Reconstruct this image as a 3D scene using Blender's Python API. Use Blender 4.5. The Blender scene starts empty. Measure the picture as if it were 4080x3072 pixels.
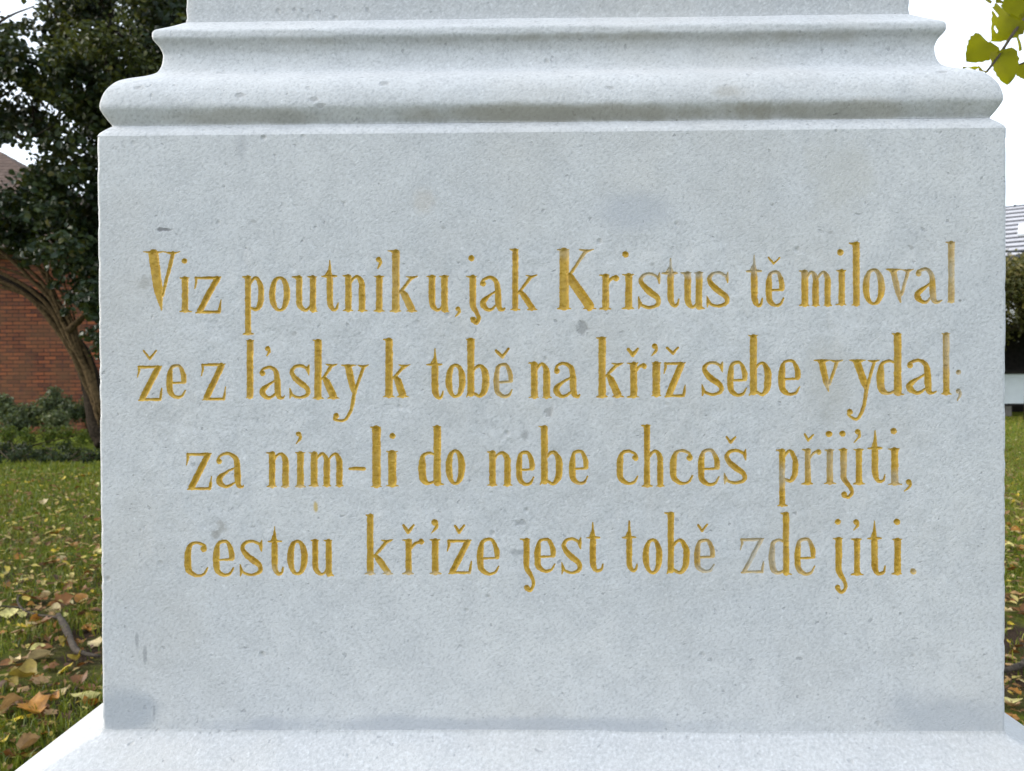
import bpy, bmesh, math, random
import numpy as np
from mathutils import Vector, Matrix, Quaternion

# ------------------------------------------------------------------ camera, light, exposure
scene = bpy.context.scene
COL = scene.collection
PW, PH, FPX = 4080.0, 3072.0, 3060.0
CAM = Vector((0.0, -0.764, 1.05))
YAW, PITCH, ROLL = math.radians(0.39), math.radians(-0.60), math.radians(-0.245)
CAM_ROT = (Matrix.Rotation(YAW, 3, 'Z') @ Matrix.Rotation(math.radians(90) + PITCH, 3, 'X') @ Matrix.Rotation(ROLL, 3, 'Z'))
cd = bpy.data.cameras.new('camera')
cam = bpy.data.objects.new('camera', cd)
COL.objects.link(cam)
cam.matrix_world = Matrix.Translation(CAM) @ CAM_ROT.to_4x4()
cd.sensor_width = 36.0
cd.sensor_fit = 'HORIZONTAL'
cd.lens = 36.0 * FPX / PW
cd.clip_start = 0.02
cd.clip_end = 2000
cd.dof.use_dof = True
cd.dof.focus_distance = 0.77
cd.dof.aperture_fstop = 13.0
scene.camera = cam

SUN_EL, SUN_AZ = math.radians(25), math.radians(-91)     # azimuth from +Y, clockwise
w = bpy.data.worlds.new("World")
scene.world = w
w.use_nodes = True
nt = w.node_tree
nt.nodes.clear()
sky = nt.nodes.new('ShaderNodeTexSky')
sky.sky_type = 'NISHITA'
sky.sun_disc = False
sky.sun_elevation = SUN_EL
sky.sun_rotation = SUN_AZ
sky.air_density = 1.0
sky.dust_density = 3.0
hsv = nt.nodes.new('ShaderNodeHueSaturation')
hsv.inputs['Saturation'].default_value = 0.50
hsv.inputs['Value'].default_value = 1.0
veil = nt.nodes.new('ShaderNodeMixRGB')           # a thin even cloud veil over the clear sky
veil.inputs[0].default_value = 0.55
veil.inputs[2].default_value = (8.35, 9.3, 10.5, 1)
bg = nt.nodes.new('ShaderNodeBackground')
bg.inputs['Strength'].default_value = 0.135
wo = nt.nodes.new('ShaderNodeOutputWorld')
nt.links.new(sky.outputs[0], hsv.inputs['Color'])
nt.links.new(hsv.outputs[0], veil.inputs[1])
nt.links.new(veil.outputs[0], bg.inputs[0])
nt.links.new(bg.outputs[0], wo.inputs[0])

sd = bpy.data.lights.new('sun', 'SUN')
sd.energy = 1.25
sd.angle = math.radians(24)
sd.color = (1.0, 0.93, 0.82)
sun = bpy.data.objects.new('sun', sd)
COL.objects.link(sun)
sdir = Vector((math.sin(SUN_AZ) * math.cos(SUN_EL), math.cos(SUN_AZ) * math.cos(SUN_EL), math.sin(SUN_EL)))
sun.rotation_euler = sdir.to_track_quat('Z', 'Y').to_euler()
sun.location = sdir * 30

vs = scene.view_settings
vs.view_transform = 'Standard'
vs.look = 'None'
vs.gamma = 1.0
vs.exposure = 0.93
vs.use_curve_mapping = False

rng = random.Random(7)
nr = np.random.default_rng(11)


# ------------------------------------------------------------------ geometry of the view, helpers
def ray(px, py):
    d = CAM_ROT @ Vector(((px - PW / 2) / FPX, -(py - PH / 2) / FPX, -1.0))
    return d


def pt(px, py, Y):
    d = ray(px, py)
    t = (Y - CAM.y) / d.y
    return CAM + d * t


def gp(px, py, z=0.0):
    d = ray(px, py)
    t = (z - CAM.z) / d.z
    return CAM + d * t


def tag(o, label=None, cat=None, group=None, kind=None):
    if label: o['label'] = label
    if cat: o['category'] = cat
    if group: o['group'] = group
    if kind: o['kind'] = kind
    return o


def empty(name, loc, rz=0.0):
    o = bpy.data.objects.new(name, None)
    COL.objects.link(o)
    o.location = loc
    o.rotation_euler = (0, 0, rz)
    o.empty_display_size = 0.1
    return o


def mesh_obj(name, verts, faces, mat, parent=None, smooth=True, sharp=None):
    me = bpy.data.meshes.new(name)
    me.from_pydata([tuple(v) for v in verts], [], faces)
    if mat: me.materials.append(mat)
    if smooth:
        me.polygons.foreach_set('use_smooth', np.ones(len(me.polygons), bool))
        if sharp: me.set_sharp_from_angle(angle=math.radians(sharp))
    me.update()
    o = bpy.data.objects.new(name, me)
    COL.objects.link(o)
    if parent: o.parent = parent
    return o


def np_mesh(name, verts, quads, mat, parent=None, smooth=True, tris=None, attr=None, fattr=None):
    """fast mesh from numpy arrays: quads (n,4) and optional tris (m,3)"""
    me = bpy.data.meshes.new(name)
    nq = len(quads) if quads is not None else 0
    nt_ = len(tris) if tris is not None else 0
    me.vertices.add(len(verts))
    me.vertices.foreach_set('co', np.asarray(verts, np.float32).ravel())
    loops = []
    if nq: loops.append(np.asarray(quads, np.int32).ravel())
    if nt_: loops.append(np.asarray(tris, np.int32).ravel())
    loops = np.concatenate(loops)
    me.loops.add(len(loops))
    me.loops.foreach_set('vertex_index', loops)
    me.polygons.add(nq + nt_)
    starts = np.concatenate([np.arange(nq) * 4, nq * 4 + np.arange(nt_) * 3]).astype(np.int32)
    me.polygons.foreach_set('loop_start', starts)
    me.polygons.foreach_set('use_smooth', np.full(nq + nt_, smooth))
    if attr:
        for k, v in attr.items():
            a = me.attributes.new(k, 'FLOAT', 'POINT')
            a.data.foreach_set('value', np.asarray(v, np.float32))
    if mat: me.materials.append(mat)
    me.update(calc_edges=True)
    me.validate()
    o = bpy.data.objects.new(name, me)
    COL.objects.link(o)
    if parent: o.parent = parent
    return o


def catmull(pts, n=6):
    P = [np.array(p, float) for p in pts]
    if len(P) < 3: return P
    out = []
    for i in range(len(P) - 1):
        p0 = P[i - 1] if i > 0 else 2 * P[0] - P[1]
        p1, p2 = P[i], P[i + 1]
        p3 = P[i + 2] if i + 2 < len(P) else 2 * P[-1] - P[-2]
        for k in range(n):
            t = k / n
            out.append(0.5 * ((2 * p1) + (-p0 + p2) * t + (2 * p0 - 5 * p1 + 4 * p2 - p3) * t * t + (-p0 + 3 * p1 - 3 * p2 + p3) * t ** 3))
    out.append(P[-1])
    return out


def tube(points, radii, n=8, bump=0.0, seed=0, cap=True):
    """verts, faces of a tube through points with a radius at each"""
    r_ = random.Random(seed)
    V, F = [], []
    pts = [Vector(p) for p in points]
    up = Vector((0.3, 0.2, 1)).normalized()
    for i, p in enumerate(pts):
        d = (pts[min(i + 1, len(pts) - 1)] - pts[max(i - 1, 0)])
        if d.length < 1e-9: d = Vector((0, 0, 1))
        d.normalize()
        a = d.cross(up)
        if a.length < 1e-3: a = d.cross(Vector((1, 0, 0)))
        a.normalize()
        b = d.cross(a)
        for k in range(n):
            t = 2 * math.pi * k / n
            rr = radii[i] * (1 + bump * (r_.random() - 0.5) * 2)
            V.append(p + a * math.cos(t) * rr + b * math.sin(t) * rr)
    for i in range(len(pts) - 1):
        for k in range(n):
            F.append((i * n + k, i * n + (k + 1) % n, (i + 1) * n + (k + 1) % n, (i + 1) * n + k))
    if cap:
        F.append(tuple(range(n - 1, -1, -1)))
        F.append(tuple((len(pts) - 1) * n + k for k in range(n)))
    return V, F


class MB:
    def __init__(s): s.v, s.f = [], []

    def add(s, V, F):
        o = len(s.v)
        s.v += [Vector(v) for v in V]
        s.f += [tuple(i + o for i in f) for f in F]
        return s

    def box(s, lo, hi, M=None):
        x0, y0, z0 = lo
        x1, y1, z1 = hi
        V = [Vector(c) for c in ((x0, y0, z0), (x1, y0, z0), (x1, y1, z0), (x0, y1, z0), (x0, y0, z1), (x1, y0, z1), (x1, y1, z1), (x0, y1, z1))]
        if M is not None: V = [M @ v for v in V]
        return s.add(V, [(0, 3, 2, 1), (4, 5, 6, 7), (0, 1, 5, 4), (1, 2, 6, 5), (2, 3, 7, 6), (3, 0, 4, 7)])

    def tube(s, pts, radii, n=8, bump=0.0, seed=0):
        return s.add(*tube(pts, radii, n, bump, seed))

    def build(s, name, mat, parent=None, smooth=True, sharp=None):
        return mesh_obj(name, s.v, s.f, mat, parent, smooth, sharp)


def vnoise(shape, cell, seed):
    """smooth 2-D value noise in -1..1 on an array, feature size in samples"""
    r_ = np.random.default_rng(seed)
    h, wd = shape
    gh, gw = int(h / cell) + 4, int(wd / cell) + 4
    g = r_.uniform(-1, 1, (gh, gw))
    yy = np.arange(h) / cell + 1
    xx = np.arange(wd) / cell + 1
    y0 = yy.astype(int); fy = yy - y0; fy = fy * fy * (3 - 2 * fy)
    x0 = xx.astype(int); fx = xx - x0; fx = fx * fx * (3 - 2 * fx)
    a = g[np.ix_(y0, x0)] * (1 - fx) + g[np.ix_(y0, x0 + 1)] * fx
    b = g[np.ix_(y0 + 1, x0)] * (1 - fx) + g[np.ix_(y0 + 1, x0 + 1)] * fx
    return a * (1 - fy)[:, None] + b * fy[:, None]


# ------------------------------------------------------------------ node helpers and materials
class N:
    def __init__(s, name):
        s.m = bpy.data.materials.new(name)
        s.m.use_nodes = True
        s.t = s.m.node_tree
        s.t.nodes.clear()
        s.out = s.t.nodes.new('ShaderNodeOutputMaterial')
        s.b = s.t.nodes.new('ShaderNodeBsdfPrincipled')
        s.t.links.new(s.b.outputs[0], s.out.inputs[0])

    def n(s, kind, **kw):
        x = s.t.nodes.new('ShaderNode' + kind)
        for k, v in kw.items():
            if hasattr(x, k): setattr(x, k, v)
            else: x.inputs[k].default_value = v
        return x

    def l(s, a, b): s.t.links.new(a, b)

    def coord(s, kind='Object'): return s.n('TexCoord').outputs[kind]

    def mapping(s, vec, scale=(1, 1, 1), rot=(0, 0, 0), loc=(0, 0, 0)):
        m = s.n('Mapping')
        m.inputs['Scale'].default_value = scale
        m.inputs['Rotation'].default_value = rot
        m.inputs['Location'].default_value = loc
        s.l(vec, m.inputs['Vector'])
        return m.outputs[0]

    def noise(s, vec, scale, detail=3, rough=0.55, dist=0.0):
        x = s.n('TexNoise')
        x.inputs['Scale'].default_value = scale
        x.inputs['Detail'].default_value = detail
        x.inputs['Roughness'].default_value = rough
        x.inputs['Distortion'].default_value = dist
        if vec is not None: s.l(vec, x.inputs['Vector'])
        return x.outputs['Fac']

    def ramp(s, fac, stops):
        x = s.n('ValToRGB')
        e = x.color_ramp.elements
        while len(e) < len(stops): e.new(0.5)
        for k, (p, c) in enumerate(stops):
            e[k].position = p
            e[k].color = c if len(c) == 4 else (*c, 1)
        s.l(fac, x.inputs['Fac'])
        return x.outputs['Color']

    def math(s, op, a, b=None, clamp=False):
        x = s.n('Math', operation=op)
        x.use_clamp = clamp
        for i, v in enumerate((a, b)):
            if v is None: continue
            if isinstance(v, (int, float)): x.inputs[i].default_value = v
            else: s.l(v, x.inputs[i])
        return x.outputs[0]

    def mix(s, fac, a, b, mode='MIX'):
        x = s.n('MixRGB', blend_type=mode)
        for i, v in enumerate((fac, a, b)):
            if isinstance(v, (int, float)): x.inputs[i].default_value = v
            elif isinstance(v, tuple): x.inputs[i].default_value = v if len(v) == 4 else (*v, 1)
            else: s.l(v, x.inputs[i])
        return x.outputs[0]

    def bump(s, h, strength, dist, prev=None):
        x = s.n('Bump')
        x.inputs['Strength'].default_value = strength
        x.inputs['Distance'].default_value = dist
        s.l(h, x.inputs['Height'])
        if prev is not None: s.l(prev, x.inputs['Normal'])
        return x.outputs[0]

    def attr(s, name): return s.n('Attribute', attribute_name=name).outputs['Fac']

    def blob(s, vec, c, r, rag=0.6, nscale=60.0):
        """soft-edged ragged patch round a point of the object, 1 inside"""
        sub = s.n('VectorMath', operation='SUBTRACT')
        s.l(vec, sub.inputs[0]); sub.inputs[1].default_value = c
        mul = s.n('VectorMath', operation='MULTIPLY')
        s.l(sub.outputs[0], mul.inputs[0]); mul.inputs[1].default_value = (1 / r[0], 1 / max(r[1], 1e-4), 1 / r[2])
        ln = s.n('VectorMath', operation='LENGTH')
        s.l(mul.outputs[0], ln.inputs[0])
        ns = s.noise(vec, nscale, 4, 0.65)
        v = s.math('ADD', ln.outputs['Value'], s.math('MULTIPLY', s.math('SUBTRACT', ns, 0.5), rag * 2))
        mr = s.n('MapRange', interpolation_type='SMOOTHSTEP')
        s.l(v, mr.inputs['Value'])
        mr.inputs['From Min'].default_value = 1.15
        mr.inputs['From Max'].default_value = 0.35
        return mr.outputs['Result']


def simple_mat(name, col, rough=0.7, var=0.25, scale=8.0, bump=0.0, spec=0.3, metal=0.0):
    k = N(name)
    v = k.coord()
    f = k.noise(v, scale, 4)
    lo = tuple(c * (1 - var) for c in col)
    hi = tuple(min(1, c * (1 + var)) for c in col)
    k.l(k.ramp(f, [(0.3, lo), (0.7, hi)]), k.b.inputs['Base Color'])
    k.b.inputs['Roughness'].default_value = rough
    k.b.inputs['Specular IOR Level'].default_value = spec
    k.b.inputs['Metallic'].default_value = metal
    if bump: k.l(k.bump(f, 0.6, bump), k.b.inputs['Normal'])
    return k.m


def leaf_mat(name, stops, rough=0.45, trans=0.35, spec=0.4):
    """leaf colour picked per leaf by the attribute «tint»; thin, so some light passes through"""
    k = N(name)
    c = k.ramp(k.attr('tint'), stops)
    ns = k.noise(k.coord(), 40, 2)
    c = k.mix(k.math('MULTIPLY', ns, 0.5), c, (0.02, 0.02, 0.008))
    k.l(c, k.b.inputs['Base Color'])
    k.b.inputs['Roughness'].default_value = rough
    k.b.inputs['Specular IOR Level'].default_value = spec
    tr = k.n('BsdfTranslucent')
    k.l(k.mix(0.5, c, (0.16, 0.17, 0.02)), tr.inputs['Color'])
    mx = k.n('MixShader')
    mx.inputs[0].default_value = trans
    k.l(k.b.outputs[0], mx.inputs[1]); k.l(tr.outputs[0], mx.inputs[2])
    k.l(mx.outputs[0], k.out.inputs[0])
    return k.m


# ------------------------------------------------------------------ pedestal: dimensions read from its outline
PSI = math.radians(-0.50)                     # its face is turned a hair: right side nearer
left_edge = pt(377, 900, 0.0)
right_edge = pt(4003, 900, 0.0)
CX = (left_edge.x + right_edge.x) / 2
HW = (right_edge.x - left_edge.x) / 2        # half width of the block
FACE_O = Vector((CX, 0, 0))
FACE_R = Matrix.Rotation(PSI, 3, 'Z')
FACE_RI = FACE_R.transposed()
YF = -HW                                     # local y of the front face (the frame's origin is the block's centre)
PED_LOC = FACE_O + FACE_R @ Vector((0, HW, 0))


def face_pt(px, py):
    """local (x, z) on the front face seen at a pixel"""
    o = FACE_RI @ (CAM - FACE_O)
    d = FACE_RI @ ray(px, py)
    t = -o.y / d.y
    p = o + d * t
    return p.x, p.z


def prof_pt(px, py):
    """(outward offset, height) of the profile point seen on the front-left arris"""
    o = FACE_RI @ (CAM - FACE_O)
    d = FACE_RI @ ray(px, py)
    t = (o.y - o.x - HW) / (d.x - d.y)
    p = o + d * t
    return -p.y, p.z


PXM = (face_pt(2500, 1500)[0] - face_pt(2400, 1500)[0]) / 100.0      # metres per photo pixel on the face
ZB = face_pt(1200, 2924)[1]                                          # foot of the block
ZT = face_pt(1200, 535)[1]                                           # where its top chamfer starts

# profile points of the moulding, read off the left outline from top to bottom
pp = [(737, 89), (725, 92), (675, 105), (635, 113), (613, 118), (604, 125), (601.5, 135), (602, 148), (609, 160), (629, 182), (641, 203), (646, 221), (643, 248), (635, 270),
      (618, 289), (583, 300), (545, 306), (510, 311), (470, 320), (437, 338), (410, 367), (395, 402), (392, 427), (402, 448), (424, 478), (440, 496), (443, 503)]

# ---- marble
def marble(name, kind='plain'):
    k = N(name)
    v = k.coord()
    big = k.noise(v, 5.5, 5, 0.6, 0.4)
    mid = k.noise(k.mapping(v, (1, 1, 1), (0, 0.6, 0)), 38, 5, 0.62, 0.3)
    st = k.mapping(k.mapping(v, (1, 1, 1), (0, 0.72, 0)), (1.0, 1.0, 1.4))
    grain = k.noise(st, 270, 5, 0.66)
    fine = k.noise(v, 700, 3, 0.6)
    g_ = 0.95 if kind == 'plain' else 1.10
    c = k.ramp(big, [(0.28, (0.455 * g_, 0.468 * g_, 0.484 * g_)), (0.55, (0.500 * g_, 0.506 * g_, 0.512 * g_)), (0.78, (0.538 * g_, 0.540 * g_, 0.538 * g_))])
    c = k.mix(k.ramp(mid, [(0.34, (0.40, 0.40, 0.40)), (0.60, (0, 0, 0))]), c, (0.40, 0.412, 0.425))
    c = k.mix(k.ramp(grain, [(0.50, (0, 0, 0)), (0.72, (0.70, 0.70, 0.70))]), c, (0.63, 0.65, 0.67))
    c = k.mix(k.ramp(grain, [(0.30, (0.72, 0.72, 0.72)), (0.48, (0, 0, 0))]), c, (0.325, 0.34, 0.355))
    pits = k.n('TexVoronoi', feature='F1')
    pits.inputs['Scale'].default_value = 46
    k.l(v, pits.inputs['Vector'])
    gate = k.ramp(k.noise(v, 21, 3), [(0.56, (0, 0, 0)), (0.64, (1, 1, 1))])
    pit = k.math('MULTIPLY', k.ramp(pits.outputs['Distance'], [(0.05, (1, 1, 1)), (0.17, (0, 0, 0))]), gate)
    c = k.mix(k.math('MULTIPLY', pit, 0.38), c, (0.20, 0.20, 0.19))
    fl = k.ramp(k.noise(k.mapping(v, (1, 1, 1), (0, 0.4, 0), (3.1, 1.7, 5.2)), 120, 2, 0.5), [(0.69, (0, 0, 0)), (0.75, (0.5, 0.5, 0.5))])
    c = k.mix(fl, c, (0.235, 0.245, 0.26))
    fw = k.ramp(k.noise(k.mapping(v, (1, 1, 1), (0, 0.9, 0), (7.3, 2.2, 1.1)), 150, 2, 0.5), [(0.67, (0, 0, 0)), (0.76, (0.42, 0.42, 0.42))])
    c = k.mix(fw, c, (0.72, 0.735, 0.75))
    wm = k.ramp(k.noise(v, 3.3, 4, 0.6), [(0.48, (0, 0, 0)), (0.72, (0.40, 0.40, 0.40))])
    c = k.mix(wm, c, (0.43, 0.405, 0.36))

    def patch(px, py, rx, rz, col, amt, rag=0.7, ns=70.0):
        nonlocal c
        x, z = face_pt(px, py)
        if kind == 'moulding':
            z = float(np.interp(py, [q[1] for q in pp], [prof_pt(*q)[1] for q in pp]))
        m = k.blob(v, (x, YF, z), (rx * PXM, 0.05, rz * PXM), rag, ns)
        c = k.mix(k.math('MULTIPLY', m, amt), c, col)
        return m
    relief = []
    if kind == 'block':
        relief.append(patch(2322, 1308, 26, 34, (0.15, 0.15, 0.15), 0.5, 1.5, 130))
        relief.append(patch(2186, 1642, 20, 20, (0.22, 0.21, 0.20), 0.5, 1.3, 130))
        relief.append(patch(655, 915, 38, 9, (0.10, 0.10, 0.11), 0.75, 0.9, 120))
        relief.append(patch(2066, 2083, 30, 16, (0.2, 0.21, 0.22), 0.5, 1.4, 130))
        patch(575, 1130, 34, 30, (0.33, 0.32, 0.30), 0.55, 1.3, 110)
        patch(885, 2100, 24, 34, (0.30, 0.29, 0.27), 0.6, 1.4, 130)
        patch(860, 2130, 22, 18, (0.27, 0.26, 0.24), 0.7, 1.0, 130)
        patch(2095, 1735, 18, 20, (0.24, 0.24, 0.24), 0.6, 0.9, 150)
        patch(3825, 1197, 8, 7, (0.20, 0.20, 0.19), 0.8, 0.7, 150)
        patch(1258, 2018, 12, 26, (0.46, 0.33, 0.08), 0.8, 0.7, 130)
        patch(2060, 2200, 40, 16, (0.24, 0.25, 0.26), 0.55, 1.0, 120)
        patch(2520, 840, 200, 90, (0.40, 0.42, 0.46), 0.55, 0.5, 20)
        patch(1690, 800, 60, 60, (0.50, 0.42, 0.32), 0.22, 0.5, 40)
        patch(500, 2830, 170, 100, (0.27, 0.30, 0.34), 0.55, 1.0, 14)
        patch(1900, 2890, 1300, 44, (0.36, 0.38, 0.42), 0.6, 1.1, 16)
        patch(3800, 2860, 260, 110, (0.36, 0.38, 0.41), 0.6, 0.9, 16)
        patch(3350, 700, 150, 190, (0.45, 0.44, 0.40), 0.35, 0.9, 30)
        patch(3300, 1500, 120, 200, (0.41, 0.40, 0.37), 0.4, 0.7, 25)
        patch(960, 590, 34, 60, (0.33, 0.34, 0.36), 0.5, 0.7, 60)
        for (a_, b_) in (((530, 2520), (560, 2590)), ((555, 2580), (600, 2660)), ((596, 2800), (632, 2862))):
            patch((a_[0] + b_[0]) / 2, (a_[1] + b_[1]) / 2, 9, 44, (0.19, 0.20, 0.21), 0.5, 1.2, 90)
        for i_ in range(9):
            patch(*[(1010, 880), (1765, 905), (2600, 1050), (3310, 925), (3630, 985), (980, 1240), (1170, 1330), (3560, 2420), (3900, 2700)][i_],
                  12, 9, (0.26, 0.26, 0.25), 0.5, 1.2, 160)
    if kind == 'moulding':
        # brown dirt streaks that settled in the hollow under the upper lip and under the big roll
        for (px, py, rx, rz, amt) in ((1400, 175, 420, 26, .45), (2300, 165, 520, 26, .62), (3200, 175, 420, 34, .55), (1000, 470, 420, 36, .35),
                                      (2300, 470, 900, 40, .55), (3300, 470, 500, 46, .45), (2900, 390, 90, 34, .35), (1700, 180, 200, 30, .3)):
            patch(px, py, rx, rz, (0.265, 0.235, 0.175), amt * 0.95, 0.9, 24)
        for (px, py) in ((1250, 405), (1275, 430), (2430, 370), (1525, 345), (755, 275), (950, 385), (2730, 210), (3785, 320), (540, 350)):
            relief.append(patch(px, py, 22, 12, (0.24, 0.24, 0.24), 0.5, 1.0, 140))
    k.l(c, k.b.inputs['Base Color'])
    k.b.inputs['Roughness'].default_value = 0.62
    k.b.inputs['Specular IOR Level'].default_value = 0.35
    h = k.math('ADD', k.math('MULTIPLY', grain, 1.0), k.math('MULTIPLY', fine, 0.35))
    h = k.math('ADD', h, k.math('MULTIPLY', mid, 0.5))
    h = k.math('SUBTRACT', h, k.math('MULTIPLY', pit, 1.6))
    h = k.math('SUBTRACT', h, k.math('MULTIPLY', fl, 1.2))
    for m in relief:
        h = k.math('SUBTRACT', h, k.math('MULTIPLY', m, 0.9))
    k.l(k.bump(h, 0.55, 0.0012), k.b.inputs['Normal'])
    return k.m



M_BLOCK = marble('marble_block', 'block')
M_MOULD = marble('marble_moulding', 'moulding')
M_PLAIN = marble('marble_plain')

ped = tag(empty('stone_pedestal', PED_LOC, PSI),
          'large pale grey marble pedestal with stepped moulding and gilded carved inscription', 'monument')

# ---- sweeps round the pedestal
NF = 90


def ring(o, z, seed_row=0, wob=0.0005, r=0.0028, rowk=0):
    """closed ring of points round the pedestal at outward offset o; starts on the front-right corner, ends along the front"""
    h = HW + o
    P = []

    def arc(cx, cy, a0):
        for k in range(4):
            a = a0 + math.radians(90) * k / 3
            P.append((cx + r * math.cos(a), cy + r * math.sin(a), z))
    arc(h - r, -h + r, math.radians(-90))
    for k in range(1, 8): P.append((h, -h + r + (2 * h - 2 * r) * k / 8, z))
    arc(h - r, h - r, 0)
    for k in range(1, 8): P.append((h - r - (2 * h - 2 * r) * k / 8, h, z))
    arc(-h + r, h - r, math.radians(90))
    for k in range(1, 8): P.append((-h, h - r - (2 * h - 2 * r) * k / 8, z))
    arc(-h + r, -h + r, math.radians(180))
    for k in range(1, NF):
        x = -h + r + (2 * h - 2 * r) * k / NF
        s = math.sin(x * 23 + rowk * 0.35) * 0.5 + math.sin(x * 61 + 1.7 + rowk * 0.6) * 0.35 + math.sin(x * 9.3 + 0.4) * 0.8
        P.append((x, -h + wob * s, z + wob * 0.8 * math.sin(x * 14 + 2.2)))
    return P


def sweep(name, prof, mat, wob=0.00022, sharp=40, mb=None):
    V, F = [], []
    n = len(ring(0, 0))
    for i, (o, z) in enumerate(prof):
        V += ring(o, z, wob=wob, rowk=i)
    for i in range(len(prof) - 1):
        for k in range(n):
            F.append((i * n + k, i * n + (k + 1) % n, (i + 1) * n + (k + 1) % n, (i + 1) * n + k))
    return V, F


prof = [prof_pt(*p) for p in pp]
prof_s = [tuple(p) for p in catmull(prof, 4)]
V, F = sweep('moulding', prof_s[::-1], M_MOULD)
mesh_obj('base_moulding', V, F, M_MOULD, ped, True, 50)

# shaft above the moulding (its foot flares a little)
o_sh, z_sh = prof[0]
sh_o = prof_pt(741, 0)[0]
z0 = prof_pt(741, 0)[1]
sh = [(o_sh, z_sh), (o_sh - 0.001, z_sh + 0.006), (sh_o + 0.0005, z_sh + 0.014), (sh_o, z_sh + 0.02), (sh_o, z0), (sh_o - 0.004, z0 + 0.12), (sh_o - 0.012, z0 + 0.5), (sh_o - 0.02, z0 + 0.95)]
V, F = sweep('shaft', sh, M_PLAIN)
nn = len(ring(0, 0))
F.append(tuple((len(sh) - 1) * nn + k for k in range(nn)))
mesh_obj('shaft', V, F, M_PLAIN, ped, True, 50)

# plinth: sloping weathered top, then a straight die down into the ground
E, KS = 0.124, 0.5
pl = [(E + 0.10, -0.05), (E + 0.10, 0.20), (E + 0.085, 0.225), (E + 0.0, 0.26), (E, ZB - KS * E - 0.006), (E - 0.004, ZB - KS * E + 0.000), (E - 0.03, ZB - KS * (E - 0.026) + 0.0005),
      (0.07, ZB - KS * 0.07 + 0.001), (0.03, ZB - KS * 0.03 + 0.001), (0.014, ZB - KS * 0.014 + 0.0015), (0.008, ZB - 0.0030), (0.0042, ZB - 0.0008), (0.0020, ZB + 0.0010), (0.0009, ZB + 0.0026), (0.0005, ZB + 0.0042), (-0.004, ZB + 0.0044)]
V, F = sweep('plinth', pl, M_PLAIN, 0.0007)
mesh_obj('plinth', V, F, M_PLAIN, ped, True, 35)

# ------------------------------------------------------------------ inscription: strokes in photo pixels on the face
LET = []          # (word index, [polylines of (x, y, r)])
R0 = 12.5


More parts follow.
